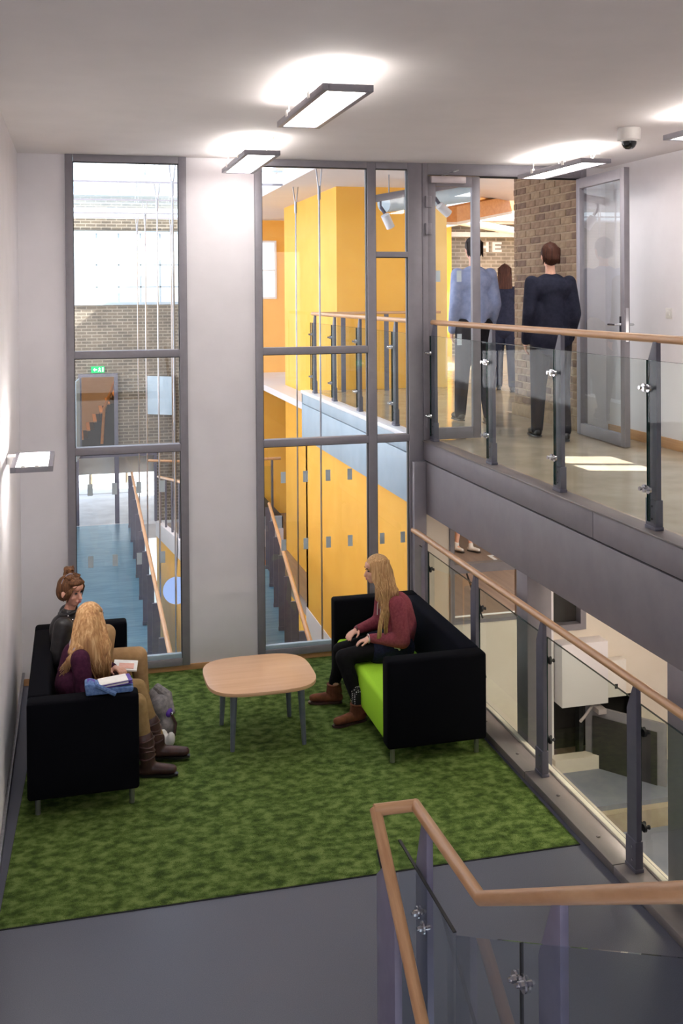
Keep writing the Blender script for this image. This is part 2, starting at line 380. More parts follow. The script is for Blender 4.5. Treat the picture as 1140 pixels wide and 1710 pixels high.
def guard(name, label, x, z, ys, y0, y1, hg, hr, rail_r, gx, gmat, pmat, rail_mat='oak_rail', side=-1, lean=1, glass_ends=None):
    root = thing(name, label, 'railing', (x, (y0+y1)/2, z))
    obj('handrail', MB().tube([(x, y0, z+hr), (x, y1, z+hr)], rail_r, 18), rail_mat, root, sm=True)
    pm = post_mesh(hg, hr-rail_r*.6, lean=lean); pm.materials.append(MATS[pmat]); bevel_mesh(pm, .002, 1)
    for y in ys:
        p = put('post', pm, pmat, root, (x, y, z))
        obj('base_bracket', MB().box(x-.026, x+.026, y-.054, y+.054, z+.0, z+.02).box(x-.022, x+.022, y-.052, y+.052, z+.02, z+.165), pmat, p, .002)
        for zz in (z+.06, z+.13): obj('bolt', MB().tube([(x-.022, y-.02, zz), (x-.027, y-.02, zz)], .006, 8), 'chrome', p)
    e = sorted(list(ys))
    ends = [y0+.02] + [y for y in e if y0+.1 < y < y1-.1] + [y1-.02]
    if glass_ends: ends = glass_ends
    for a, b in zip(ends[:-1], ends[1:]):
        g = obj('glass_panel', B(gx-.006, gx+.006, a+.008, b-.008, z+.045, z+hg), gmat, root)
        obj('glass_rim', MB().box(gx-.0062, gx+.0062, a+.008, b-.008, z+hg, z+hg+.0015), 'glass_edge', g)
        obj('glass_rim', MB().box(gx-.0062, gx+.0062, a+.0065, a+.008, z+.045, z+hg), 'glass_edge', g)
        obj('glass_rim', MB().box(gx-.0062, gx+.0062, b-.008, b-.0065, z+.045, z+hg), 'glass_edge', g)
    for y in e:
        for zz in (z+hg-.15, z+.22):
            for dy in (-.022, .022):
                put('clamp', CL_L if side < 0 else CL_D, 'chrome', root, (gx+side*.006, y+dy, zz))
    return root
guard('guard_rail', 'oak-topped glass guard rail along the upper landing', 3.47, FT+.012, (-.13, -1.41, -2.54, -3.67, -4.80), -6.0, -.10, .92, 1.037, .023, 3.436, 'guard_glass', 'post_grey', lean=1)
guard('guard_rail', 'oak-topped glass guard rail behind the black and lime sofa', 3.30, .05, (-.33, -1.47, -2.61, -3.74), -4.78, -.02, .88, 1.004, .024, 3.335, 'guard_glass_lower', 'post_grey', side=1, lean=1)
gw = guard('guard_rail', 'glass guard rail of the walkway beyond the window', 3.47, FT+.012, (1.0, 2.31, 3.45, 4.50), .12, 4.62, .92, 1.037, .023, 3.436, 'guard_glass', 'post_grey', lean=1)
obj('handrail', MB().tube([(3.47, 4.60, FT+1.05), (5.3, 4.75, FT+1.05)], .02, 12), 'oak_rail_x', gw, sm=True)
for x in (3.9, 4.5, 5.1): obj('post', B(x-.03, x+.03, 4.66, 4.68, FT, FT+1.03), 'post_grey', gw)
# ================================================================== BEYOND THE WINDOWS: THE ATRIUM
ZA = -1.2
RZ = 4.6
# roof: glazed strip with bars on the left, plain soffit on the right with openings over the far hall
ac = MB()
ac.box(3.17, 5.6, .1, 12, RZ, RZ+.12); ac.box(5.6, 11, .1, 6.6, RZ, RZ+.12); ac.box(5.6, 11, 10.9, 12, RZ, RZ+.12)
struct('ceiling_atrium', ac, 'ceiling_paint')
struct('trim_ceiling_edge', B(-.15, 5.35, .06, .1, 4.28, 4.75), 'ceiling_paint')
rf = sroot('roof_glazing', (1, 6, RZ), 'clear glazed roof over the atrium')
for i, y in enumerate((2.6, 5.06, 7.65, 10.27, 12.78)):
    if y > 11.4: y = 11.4
    obj('glazing_bar', B(-1, 3.17, y-.012, y+.012, RZ+.0, RZ+.022), 'frame_grey', rf)
for ya, yb in ((.1, 2.57), (2.63, 5.03), (5.09, 7.62), (7.68, 10.24)): obj('glass_pane', B(-1, 3.17, ya, yb, RZ+.10, RZ+.106), 'window_glass', rf)
# hanging rods with forked tops
def rod_mesh(z0):
    m = MB(); m.tube([(0, 0, z0), (0, 0, -.22)], .011, 8)
    m.tube([(0, 0, -.24), (-.012, 0, -.2), (-.035, 0, 0)], .008, 6); m.tube([(0, 0, -.24), (.012, 0, -.2), (.035, 0, 0)], .008, 6)
    m.tube([(0, 0, -.36), (0, 0, -.2)], .02, 10)
    return m.mesh('hanging_rod')
RM = rod_mesh(-5.75); RM.materials.append(MATS['brushed_steel']); smooth(RM)
RODL = ['nearest thin steel rod hanging in the left window', 'second steel rod hanging in the left window', 'third steel rod hanging in the left window', 'farthest steel rod hanging in the left window',
        'steel rod right of the farthest one in the left window', 'nearest thin steel rod hanging before the orange wall', 'middle steel rod hanging before the orange wall', 'farthest steel rod hanging before the orange wall', 'short steel rod hanging in the narrow upper pane']
for i, (x, y) in enumerate(((1.50, 2.92), (1.50, 5.1), (1.52, 7.75), (1.54, 10.2), (2.14, 10.2), (3.22, 3.13), (3.37, 5.16), (3.30, 7.7))):
    o = obj('hanging_rod', RM, 'brushed_steel'); o.location = (x, y, RZ); tag(o, RODL[i], 'rod', 'atrium hanging rods')
# floor of the atrium: walkway A on the left, walkway B angled on the right, void between
struct('floor_walkway', MB().prism([(-1, .1, ZA), (1.24, .1, ZA), (1.47, 11.4, ZA), (-1, 11.4, ZA)], (0, 0, -.3)), 'blue_floor')
struct('floor_walkway', MB().prism([(1.98, .1, ZA), (2.50, .1, ZA), (3.35, 7.0, ZA), (3.40, 9.2, ZA), (2.0, 9.2, ZA)], (0, 0, -.3)), 'blue_floor')
struct('floor_atrium', B(-1, 3.45, .1, 12, -4.2, -4.1), 'blue_floor')
def rail_line(name, label, p0, p1, zf, n, gm='guard_glass', rail='brushed_steel', rmat='oak_rail'):
    p0 = Vector(p0); p1 = Vector(p1); d = (p1-p0); L = d.length; d.normalize(); nrm = Vector((d.y, -d.x, 0))
    root = thing(name, label, 'railing', (p0+p1)/2 + Vector((0, 0, zf)))
    obj('handrail', MB().tube([p0+Vector((0, 0, zf+1.0)), p1+Vector((0, 0, zf+1.0))], .024, 12), rmat, root, sm=True)
    def slab(a, b, off, th, z0, z1):
        q = [p0+d*a+nrm*off, p0+d*b+nrm*off, p0+d*b+nrm*(off+th), p0+d*a+nrm*(off+th)]
        return MB().prism([(v.x, v.y, z0) for v in q], (0, 0, z1-z0))
    for i in range(n):
        a = .15+(L-.3)*i/(n-1)
        p = obj('post', slab(a-.015, a+.015, -.07, .085, zf-.18, zf+.97), 'post_grey', root)
        obj('bracket', slab(a-.022, a+.022, -.075, .095, zf-.18, zf+.05), 'post_grey', p)
    for i in range(n-1):
        a = .15+(L-.3)*i/(n-1); b = .15+(L-.3)*(i+1)/(n-1)
        obj('glass_panel', slab(a+.01, b-.01, .03, .01, zf+.02, zf+.88), gm, root)
    obj('edge_strip', slab(0, L, .02, .05, zf-.3, zf+.01), 'pale_blue_panel', root)
    return root
rail_line('guard_rail', 'oak handrail with glass beside the blue walkway in the left window', (1.25, .25, 0), (1.46, 11.2, 0), ZA, 10)
rail_line('guard_rail', 'angled oak handrail with dark posts low in the right window', (2.50, .25, 0), (3.42, 7.6, 0), ZA, 8)
# orange walls
struct('wall_orange_box', MB().box(3.9, 5.45, 5.0, 8.6, 1.62, RZ).box(3.9, 4.3, 5.0, 8.6, ZA-.6, 1.62), 'orange_paint')
struct('wall_gym_side', MB().box(3.45, 3.56, .1, 5.0, -1.1, 1.2).box(3.45, 3.9, 4.9, 5.0, -1.1, 1.2), 'orange_paint')
struct('wall_white_base', B(3.44, 3.57, .1, 5.0, -4.1, -1.1), 'wall_paint')
oe = MB(); oe.box(2.62, 3.95, 11.5, 11.7, -4.1, 3.05); oe.box(2.62, 3.62, 11.5, 11.7, 3.05, RZ); oe.box(3.62, 3.95, 11.5, 11.7, 4.2, RZ); oe.box(4.32, 8, 11.5, 11.7, -4.1, RZ); oe.box(3.95, 4.32, 11.5, 11.7, -4.1, 3.05); oe.box(3.95, 4.32, 11.5, 11.7, 4.2, RZ)
struct('wall_orange_far', oe, 'orange_paint')
w6 = sroot('window_reflection', (4, 11.5, 3.1), 'window opening standing in for a bright reflection')  # framed opening added in place of a bright reflection in the glass
obj('frame_member', MB().box(3.62, 3.66, 11.48, 11.6, 3.05, 4.2).box(4.28, 4.32, 11.48, 11.6, 3.05, 4.2).box(3.66, 4.28, 11.48, 11.6, 3.05, 3.09).box(3.66, 4.28, 11.48, 11.6, 4.16, 4.2).box(3.66, 4.28, 11.48, 11.6, 3.6, 3.63).box(3.96, 3.99, 11.48, 11.6, 3.09, 4.16), 'white_metal', w6)
obj('glass_pane', B(3.66, 4.28, 11.55, 11.556, 3.09, 4.16), 'window_glass', w6)
# walkway fascia (pale blue panels with a joint) and its soffit
wf = sroot('trim_walkway_fascia', (3.4, 2.5, 1.2), 'pale blue fascia of the walkway beyond the window')
obj('fascia_panel', B(3.40, 3.5, .1, 5.0, 1.668, FT-.03), 'pale_blue_panel', wf, .003)
obj('fascia_panel', B(3.404, 3.5, .1, 5.0, 1.198, 1.656), 'pale_blue_panel', wf, .003)
obj('shadow_gap', B(3.42, 3.5, .1, 5.0, 1.656, 1.668), 'post_grey', wf)
obj('edge_cap', B(3.385, 3.52, .1, 5.0, FT-.03, FT+.012), 'white_metal', wf, .003)
obj('fascia_panel', B(3.40, 3.9, 4.96, 5.0, 1.198, FT-.03), 'pale_blue_panel', wf)
struct('floor_walkway_slab', B(3.5, 3.9, 4.95, 5.0, 1.62, FT), 'stone_floor')
# far landing seen low in the right window
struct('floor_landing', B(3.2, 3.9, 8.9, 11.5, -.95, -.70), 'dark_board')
struct('trim_landing', B(3.2, 3.9, 8.86, 8.9, -1.27, -.90), 'wall_paint')
rail_line('guard_rail', 'short level handrail of the far landing in the right window', (3.25, 8.95, 0), (3.88, 8.95, 0), -.70+.0, 2)
struct('wall_brown_base', B(3.2, 3.9, 9.3, 9.4, -4.1, -1.27), 'orange_dark')

# far brick wall seen in the left window: high window, doorway with stair, glazed opening to the garden
fb = MB()
fb.box(-1, .43, 11.5, 11.8, -1.2, RZ); fb.box(.43, 2.48, 11.5, 11.8, 4.36, RZ); fb.box(.43, 1.85, 11.5, 11.8, 1.62, 2.96)
fb.box(1.85, 2.62, 11.5, 11.8, .12, 2.96); fb.box(2.48, 2.62, 11.5, 11.8, 2.96, RZ); fb.box(1.2, 1.85, 11.5, 11.8, .12, 1.62); fb.box(.43, .53, 11.5, 11.8, .12, 1.62); fb.box(1.95, 2.62, 11.5, 11.8, -1.2, .12)
struct('wall_far_brick', fb, 'far_brick')
struct('wall_atrium_left', B(-1.15, -1, .1, 12, -4.2, RZ), 'wall_paint')
w5 = sroot('window_5', (1.1, 11.5, 2.94), 'high bright window in the far brick wall')
fm = MB().box(.43, .47, 11.46, 11.7, 2.96, 4.36).box(2.44, 2.48, 11.46, 11.7, 2.96, 4.36).box(.47, 2.44, 11.46, 11.7, 2.96, 3.01).box(.47, 2.44, 11.46, 11.7, 4.32, 4.36)
for x in (.86, 1.27, 1.68, 2.05): fm.box(x-.015, x+.015, 11.5, 11.6, 3.01, 4.32)
for z in (3.3, 3.72): fm.box(.47, 2.44, 11.5, 11.6, z-.012, z+.012)
obj('frame_member', fm, 'pale_blue_panel', w5); obj('glass_pane', B(.47, 2.44, 11.6, 11.606, 3.01, 4.32), 'window_glass', w5)
d2 = sroot('door_2', (.86, 11.5, .12), 'blue-framed doorway to a stair in the far brick wall')
obj('frame_member', MB().box(.5, .56, 11.42, 11.5, .12, 1.66).box(1.16, 1.23, 11.42, 11.5, .12, 1.66).box(.56, 1.16, 11.42, 11.5, 1.60, 1.66), 'post_grey', d2)
obj('door_leaf', MB().prism([(.50, 11.42, .12), (.44, 10.75, .12), (.46, 10.75, .12), (.53, 11.42, .12)], (0, 0, 1.46)), 'pale_blue_panel', d2)
obj('door_leaf', MB().prism([(1.78, 11.49, .86), (2.22, 11.2, .86), (2.23, 11.22, .86), (1.79, 11.5, .86)], (0, 0, .73)), 'pale_blue_panel', d2)
struct('wall_stair_room', MB().box(.2, .25, 11.8, 15, -.2, 2.6).box(.2, 3, 15, 15.1, -.2, 2.6).box(.2, 3, 11.8, 15, -.3, .11).box(.2, 3, 11.8, 15, 2.6, 2.7).box(3, 3.1, 11.8, 15, -.2, 2.6), 'cream_paint')
st = thing('staircase', 'brown stair climbing behind the far doorway', 'staircase', (1, 13, .12))
for i in range(8): obj('step', B(.55+.13*i, 2.2, 12.6, 13.9, .12+.17*i, .29+.17*i), 'dark_board', st); 
for i in range(8): obj('nosing', B(.53+.13*i, .60+.13*i, 12.57, 13.9, .27+.17*i, .295+.17*i), 'oak_skirting', st)
obj('handrail', MB().tube([(.95, 12.4, .2), (1.0, 12.4, .9), (1.25, 12.5, 1.5), (1.75, 12.6, 2.1)], .03, 10), 'glulam', st, sm=True)
obj('lamp', B(.6, 1.6, 12.4, 13.4, 2.56, 2.59), emit('stair_glow', (255, 196, 140), 4.0), st)
ex = thing('exit_sign', 'green illuminated exit sign above the far doorway', 'sign', (.86, 11.46, 1.7))
obj('panel', B(.74, .985, 11.43, 11.46, 1.68, 1.80), 'exit_green', ex)
obj('pictogram', MB().prism([(.775, 11.428, 1.74), (.81, 11.428, 1.775), (.81, 11.428, 1.75), (.85, 11.428, 1.75), (.85, 11.428, 1.73), (.81, 11.428, 1.73), (.81, 11.428, 1.705)], (0, -.002, 0)), 'exit_white', ex)
obj('pictogram', MB().prism([(.865, 11.428, 1.70), (.885, 11.428, 1.745), (.875, 11.428, 1.765), (.895, 11.428, 1.785), (.91, 11.428, 1.765), (.905, 11.428, 1.745), (.925, 11.428, 1.70), (.91, 11.428, 1.70), (.895, 11.428, 1.73), (.88, 11.428, 1.70)], (0, -.002, 0)), 'exit_white', ex)
obj('pictogram', B(.94, .97, 11.426, 11.428, 1.70, 1.78), 'exit_white', ex)
w7 = sroot('window_7', (1.2, 11.5, ZA), 'glazed opening to the garden at the end of the blue walkway')
gm = MB().box(.43, .50, 11.45, 11.6, ZA, .12).box(1.90, 1.95, 11.45, 11.6, ZA, .12).box(.5, 1.9, 11.45, 11.6, .07, .12)
gm.box(1.16, 1.24, 11.45, 11.6, ZA, .07)
obj('frame_member', gm, 'post_grey', w7); obj('glass_pane', B(.5, 1.9, 11.5, 11.506, ZA, .07), 'window_glass', w7)
# garden outside
mottled('gravel', (206, 204, 204), (226, 224, 224), 3, .9); mottled('lawn', (96, 128, 70), (130, 160, 90), 6, .9); mottled('bark', (120, 104, 84), (150, 134, 110), 9, .9)
struct('ground_outside', B(-30, 40, 15.2, 60, -1.6, -1.3), 'gravel')
struct('ground_terrace', B(-30, 40, 11.8, 15.2, -1.6, -1.32), 'gravel')
def bush(name, label, c, r, n, mat, seed):
    rnd = random.Random(seed); m = MB()
    for i in range(n):
        a = rnd.uniform(0, 2*PI); q = rnd.random()**.5; h = rnd.random()
        p = Vector((c[0]+r[0]*q*math.cos(a), c[1]+r[1]*q*math.sin(a), c[2]+r[2]*h*(1-.4*q)))
        d = Vector((rnd.gauss(0, 1), rnd.gauss(0, 1), rnd.gauss(0, 1))).normalized()*.09; e = d.orthogonal().normalized()*.05
        m.add([p-d, p+e, p+d, p-e], [(0, 1, 2, 3)])
    t = thing(name, label, 'bush', c)
    f = obj('foliage', m, mat, t); f['kind'] = 'stuff'
    obj('stem', MB().tube([(c[0], c[1], c[2]-.02), (c[0]+.05, c[1], c[2]+r[2]*.6)], [.05, .02], 6), 'bark', t)
bush('hedge', 'green hedge beyond the garden paving', (2.2, 19.2, -1.31), (.9, .4, .6), 2600, 'lawn', 3)
bush('hedge', 'yellow-green shrub seen left through the garden window', (.5, 19.5, -1.31), (.7, .4, .5), 1800, 'lawn', 4)
def bare_tree(label, c, h, seed):
    rnd = random.Random(seed); t = thing('bare_tree', label, 'tree', c)
    tr = MB(); br = MB()
    base_p = Vector(c); top = base_p+Vector((0, 0, h*.35)); tr.tube([base_p, top], [.03*h, .022*h], 8); obj('trunk', tr, 'bark', t)
    def grow(p, d, L, r, k):
        q = p+d*L; br.tube([p, q], [r, r*.6], 5)
        if k == 0: return
        for _ in range(3):
            e = (d+Vector((rnd.uniform(-.7, .7), rnd.uniform(-.5, .5), rnd.uniform(-.1, .5)))).normalized(); grow(q, e, L*.7, r*.55, k-1)
    for _ in range(5):
        grow(top, Vector((rnd.uniform(-.9, .9), rnd.uniform(-.5, .5), .8)).normalized(), h*.25, .014*h, 3)
    obj('branches', br, 'bark', t)
bare_tree('bare garden shrub seen through the far glazed opening', (.78, 15.9, -1.31), 1.5, 5)
bare_tree('smaller bare shrub right of the glazing post', (1.62, 16.4, -1.31), 1.2, 8)

# white stair stringer with rails, right edge of the left window, and globe pendant
sg = thing('stair_stringer', 'white sloping stair edge seen right in the left window', 'staircase', (1.9, 8, -1.3))
obj('stringer', MB().prism([(1.88, 10.9, -1.35), (1.88, 10.9, -1.08), (1.88, .5, .46), (1.88, .5, .16)], (.10, 0, 0)), 'wall_paint', sg)
obj('handrail', MB().tube([(1.93, 10.9, -.25), (1.93, 1.0, 1.23)], .024, 10), 'oak_rail', sg, sm=True)
obj('handrail', MB().tube([(1.75, 10.95, .05), (2.5, 10.95, .0)], .024, 10), 'oak_rail_x', sg, sm=True)
for y in (10.4, 9.2, 8.0, 6.8, 5.6, 4.4, 3.2, 2.0):
    z = -1.08+(10.9-y)*.148; obj('post', B(1.91, 1.94, y-.05, y+.05, z, z+.82), 'post_grey', sg)
struct('wall_orange_low', MB().prism([(1.89, 10.9, -4.1), (1.89, 10.9, -1.36), (1.89, .5, .15), (1.89, .5, -4.1)], (.07, 0, 0)), 'orange_paint')
gp = thing('globe_pendant', 'pale blue glowing globe pendant hanging on a cord', 'pendant lamp', (1.70, 5.0, -.75))
bm = bmesh.new(); bmesh.ops.create_uvsphere(bm, u_segments=32, v_segments=20, radius=.175); bmesh.ops.translate(bm, verts=bm.verts, vec=(1.70, 5.0, -.74)); me = bpy.data.meshes.new('globe'); bm.to_mesh(me); bm.free()
obj('globe', me, 'globe_glow', gp, sm=True)
obj('cord', MB().tube([(1.70, 5.0, -.57), (1.72, 5.0, -.2), (1.70, 5.0, 4.6)], .006, 6), 'black_rubber', gp)

# ================================================================== BEYOND THE DOOR
# brick pier: individual bricks on a mortar core
mottled('pier_brick_a', (128, 104, 84), (146, 122, 100), 14, .9, bs=.4); mottled('pier_brick_b', (106, 84, 70), (124, 102, 86), 14, .9, bs=.4); mottled('pier_brick_c', (138, 116, 92), (156, 134, 108), 14, .9, bs=.4)
mottled('mortar', (146, 126, 104), (162, 142, 118), 20, .95)
pr = sroot('wall_brick_pier', (5.1, 1, FT), 'brown brick pier just beyond the open door')
obj('mortar_core', B(5.024, 5.6, .1, 1.652, FT, RZ), 'mortar', pr)
obj('plinth', B(4.99, 5.03, .1, 1.67, FT, FT+.13), 'pier_brick_c', pr, .006)
def brick_mesh(L):
    m = B(-.012, .03, -L/2, L/2, -.0315, .0315).mesh('brick'); bevel_mesh(m, .005, 1); return m
bms = {}
rnd = random.Random(11)
BR = .215
nrow = int((RZ-FT-.15)/.076)
for r_ in range(nrow):
    y = .1 - (.1125 if r_ % 2 else 0)
    while y < 1.65:
        a, b = max(y, .1), min(y+BR, 1.65)
        if b-a > .03:
            mk = rnd.choice(['pier_brick_a', 'pier_brick_a', 'pier_brick_b', 'pier_brick_c'])
            key = (round(b-a, 3), mk)
            if key not in bms: bms[key] = brick_mesh(b-a); bms[key].materials.append(MATS[mk])
            o = bpy.data.objects.new('brick', bms[key]); COL.objects.link(o)
            o.location = (5.03+rnd.uniform(-.003, .003), (a+b)/2, FT+.17+r_*.076); par(o, pr)
        y += BR+.012
# far hall
struct('wall_the', B(5.6, 11, 12, 12.2, FT-.2, 4.75), 'pale_brick')
struct('wall_hall_sunblock', B(5.46, 5.6, 8.6, 12, -.2, RZ), 'yellow_paint')  # unseen partition, added to keep the sun off the far brick
struct('wall_hall_right', B(10.9, 11, 1.9, 12, FT, 4.7), 'wall_paint')
struct('wall_yellow_edge', B(5.0, 5.47, 4.94, 4.998, FT, RZ), 'yellow_paint')
LET = {'T': [(0, 1, .76, 1), (.37, .63, 0, .76)], 'H': [(0, .27, 0, 1), (.73, 1, 0, 1), (.27, .73, .38, .62)], 'E': [(0, .28, 0, 1), (.28, 1, .77, 1), (.28, .92, .39, .61), (.28, 1, 0, .23)]}
sgn = thing('wall_sign', 'raised white letters THE on the far pale brick wall', 'sign', (8.9, 11.98, 4.0))
for ch, x0 in (('T', 8.54), ('H', 8.80), ('E', 9.10)):
    m = MB()
    for (a, b, c, d) in LET[ch]: m.box(x0+a*.215, x0+b*.215, 11.96, 11.999, 4.012+c*.215, 4.012+d*.215)
    obj('letter', m, 'white_metal', sgn)
tru = thing('roof_truss', 'white tubular roof truss under the far skylight', 'truss', (8, 9, 4.4))
obj('tube', MB().tube([(6.4, 9.4, 4.62), (10.4, 9.4, 4.0)], .07, 12), 'white_metal', tru, sm=True)
obj('tube', MB().tube([(5.6, 9.0, 4.10), (7.7, 9.4, 4.52)], .055, 12), 'white_metal', tru, sm=True)
obj('tube', MB().tube([(7.6, 9.4, 4.44), (9.0, 9.2, 4.95)], .025, 8), 'white_metal', tru, sm=True)
obj('tie', MB().box(5.6, 10.9, 11.7, 11.8, 4.32, 4.42).box(5.6, 10.9, 11.2, 11.3, 4.56, 4.62), 'white_metal', tru)
glb = thing('roof_beam', 'orange-brown laminated timber beam beyond the door', 'beam', (6.5, 6, 4.5))
obj('timber', MB().prism([(5.62, 5.4, 4.16), (5.62, 5.4, 4.38), (8.4, 8.0, 4.98), (8.4, 8.0, 4.70)], (.16, -.05, 0)), 'glulam', glb)
obj('edge_strip', MB().prism([(5.62, 5.40, 4.12), (5.62, 5.40, 4.16), (8.4, 8.0, 4.70), (8.4, 8.0, 4.66)], (.16, -.05, 0)), 'cream_paint', glb)
def spot(label, p, d):
    t = thing('spotlight', label, 'spotlight', p, 'track spotlights'); p = Vector(p); d = Vector(d).normalized()
    obj('can', MB().tube([p, p+d*.16], .05, 16), 'white_metal', t, sm=True)
    obj('bracket', MB().tube([p+Vector((0, 0, .02)), p+Vector((-.05, 0, .09))], .02, 8), 'post_grey', t)
    obj('stem', MB().tube([p+Vector((-.05, 0, .08)), p+Vector((-.05, 0, .16))], .012, 8), 'post_grey', t)
spot('white can spotlight under the track right of the closed door leaf', (4.44, 2.40, 4.13), (.4, .1, -.3))
spot('white can spotlight seen through the closed door leaf', (3.80, 2.40, 4.012), (.2, .1, -.35))
tk = thing('lighting_track', 'grey lighting track hanging beyond the door', 'track', (4.3, 2.4, 4.3))
obj('rail', MB().prism([(3.62, 2.36, 4.14), (4.9, 2.36, 4.38), (4.9, 2.36, 4.46), (3.62, 2.36, 4.22)], (0, .08, 0)), 'frame_grey', tk)
obj('hanger', MB().tube([(4.85, 2.4, 4.4), (4.85, 2.4, 4.6)], .008, 6), 'frame_grey', tk)
dc = thing('air_duct', 'pale metal ventilation duct behind the narrow pane', 'duct', (4.6, 3.8, 4.3))
obj('duct', MB().tube([(4.12, 3.5, 4.24), (5.6, 4.3, 4.47)], .11, 20), 'pale_blue_panel', dc, sm=True)
obj('hanger', MB().tube([(4.2, 3.54, 4.3), (4.2, 3.54, 4.6)], .008, 6), 'brushed_steel', dc)

# ================================================================== LOWER LEVEL BELOW THE LANDING
lw = MB()
lw.box(3.402, 3.648, 0, .1, -4.1, 1.62); lw.box(3.648, 4.39, 0, .1, -4.1, .176); lw.box(4.39, 4.655, 0, .1, -4.1, 1.62)
lw.box(4.655, 4.97, 0, .1, -.62, .06); lw.box(4.97, 6.6, 0, .1, -.62, 1.62); lw.box(5.5, 6.6, 0, .1, -4.1, -.62)
struct('wall_lower', lw, 'cream_paint')
struct('wall_lower_pier', B(4.395, 4.65, -.012, 0, -1.2, 1.56), 'wall_paint')
struct('wall_lower_right', B(6.6, 6.7, -8, .1, -4.1, 1.6), 'cream_paint')
struct('floor_ledge', B(3.402, 4.6, -8, 0, -1.4, -1.15), 'cream_paint')
struct('floor_lower', MB().box(4.6, 6.6, -.78, -.14, -1.6, -1.22).box(4.6, 6.6, -8, -.86, -1.7, -1.42), 'lavender_floor')
struct('wall_lower_sunblock', B(3.4, 6.7, -8.1, -8, -4.1, 1.6), 'cream_paint')  # end wall out of view, added to stop sun reaching the lower level
ll = thing('landing_fill', 'unseen fill panel added under the landing', 'ceiling light', (4.85, -2.9, 1.55)); obj('frame', MB().box(4.68, 4.70, -4, -1.8, 1.52, 1.56).box(5.0, 5.02, -4, -1.8, 1.52, 1.56).box(4.68, 5.02, -4.02, -4, 1.52, 1.56).box(4.68, 5.02, -1.8, -1.78, 1.52, 1.56), 'frame_grey', ll); obj('diffuser', B(4.70, 5.0, -4, -1.8, 1.53, 1.545), emit('landing_glow', (255, 240, 222), 27.0), ll)  # unseen fill panel, added to brighten the lower level
struct('trim_lower_step', B(4.6, 6.6, -.86, -.78, -1.6, -1.26), 'stone_floor')
struct('trim_lower_upstand', B(4.6, 6.6, -.14, -.02, -1.6, -1.10), 'cream_paint')
struct('floor_void', B(3.4, 6.6, -6, 0, -4.2, -4.1), 'stone_floor')
bxo = struct('wall_boxing', B(4.66, 5.12, -.16, 0, -.62, -.05), 'wall_paint', .003)
w3 = sroot('window_3', (4, 0, .18), 'dark-framed inner window onto the sports hall')
obj('frame_member', MB().box(3.648, 3.69, -.02, .06, .176, 1.5).box(3.69, 4.39, -.02, .06, .63, .71).box(3.69, 4.39, -.02, .06, .176, .205).box(4.30, 4.39, -.02, .06, .205, .63), 'frame_grey', w3)
obj('glass_pane', MB().box(3.69, 4.39, .02, .026, .205, .63), 'window_glass', w3); obj('glass_pane', MB().box(3.69, 4.39, .02, .026, .71, 1.5), 'window_glass', w3)
cable = tag(obj('window_cable', MB().tube([(3.80, -.03, .63), (3.86, -.035, .45), (3.95, -.03, .22)], .008, 6), 'black_rubber'), 'thin dark cable hanging across the inner window', 'cable')
w4 = sroot('window_4', (4.8, 0, .06), 'small dark window low behind the guard rail')
obj('frame_member', MB().box(4.655, 4.97, -.03, .06, .03, .085).box(4.915, 4.97, -.03, .06, .085, 1.0), 'frame_grey', w4)
obj('glass_pane', B(4.655, 4.915, .02, .026, .085, 1.0), 'window_glass', w4)
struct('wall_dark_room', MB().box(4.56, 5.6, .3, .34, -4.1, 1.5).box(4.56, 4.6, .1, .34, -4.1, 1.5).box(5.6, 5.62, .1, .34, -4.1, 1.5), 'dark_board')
d3 = sroot('door_3', (5, 0, -1.2), 'glazed door with closer below the landing')
obj('frame_member', MB().box(4.90, 4.94, -.02, .06, -3, -.62), 'black_rubber', d3)
dl = obj('door_leaf', MB().prism([(4.96, -.02, -3), (5.42, -.62, -3), (5.45, -.60, -3), (4.99, 0, -3)], (0, 0, 2.33)), 'frame_grey', d3, .003)
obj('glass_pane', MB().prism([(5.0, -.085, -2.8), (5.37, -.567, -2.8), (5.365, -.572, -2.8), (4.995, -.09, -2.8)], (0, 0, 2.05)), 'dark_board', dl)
obj('closer_arm', MB().tube([(4.78, -.28, -.70), (4.86, -.2, -.70), (5.02, -.06, -.66)], .014, 8).box(5.0, 5.08, -.2, -.05, -.70, -.655), 'door_closer', d3)
cb = thing('control_box', 'white wall control box with two small labels', 'box', (5.2, -.1, -.5))
obj('casing', B(5.14, 5.34, -.10, -.005, -.60, -.26), 'white_plastic', cb, .006)
for z in (-.34, -.50): obj('sticker', B(5.22, 5.25, -.103, -.1005, z-.022, z+.022), 'black_rubber', cb)
# sports hall
GZ = -1.2
struct('floor_gym', B(3.56, 12, .1, 12, GZ-.2, GZ), 'gym_wood')
struct('ceiling_gym', B(3.56, 11, .1, 12, 1.50, 1.60), 'ceiling_paint')
struct('wall_gym', MB().box(11, 11.1, .1, 12, GZ, 1.6).box(3.56, 11, 12, 12.1, GZ, 1.6), 'cream_paint')
gl = thing('hall_fill', 'unseen glowing panel added to light the sports hall', 'lamp', (6.5, 5, 1.49)); obj('diffuser', B(5.8, 8.6, 2, 6.5, 1.47, 1.495), emit('hall_glow', (255, 244, 230), 2.2), gl)  # glowing panel out of view, added because the enclosed hall needs light
struct('trim_court_line', MB().box(4.2, 9, 4.30, 4.36, GZ+.001, GZ+.004).box(7.0, 9, 7.2, 7.26, GZ+.001, GZ+.004).box(7.0, 7.06, 6.7, 7.2, GZ+.001, GZ+.004), 'white_metal')
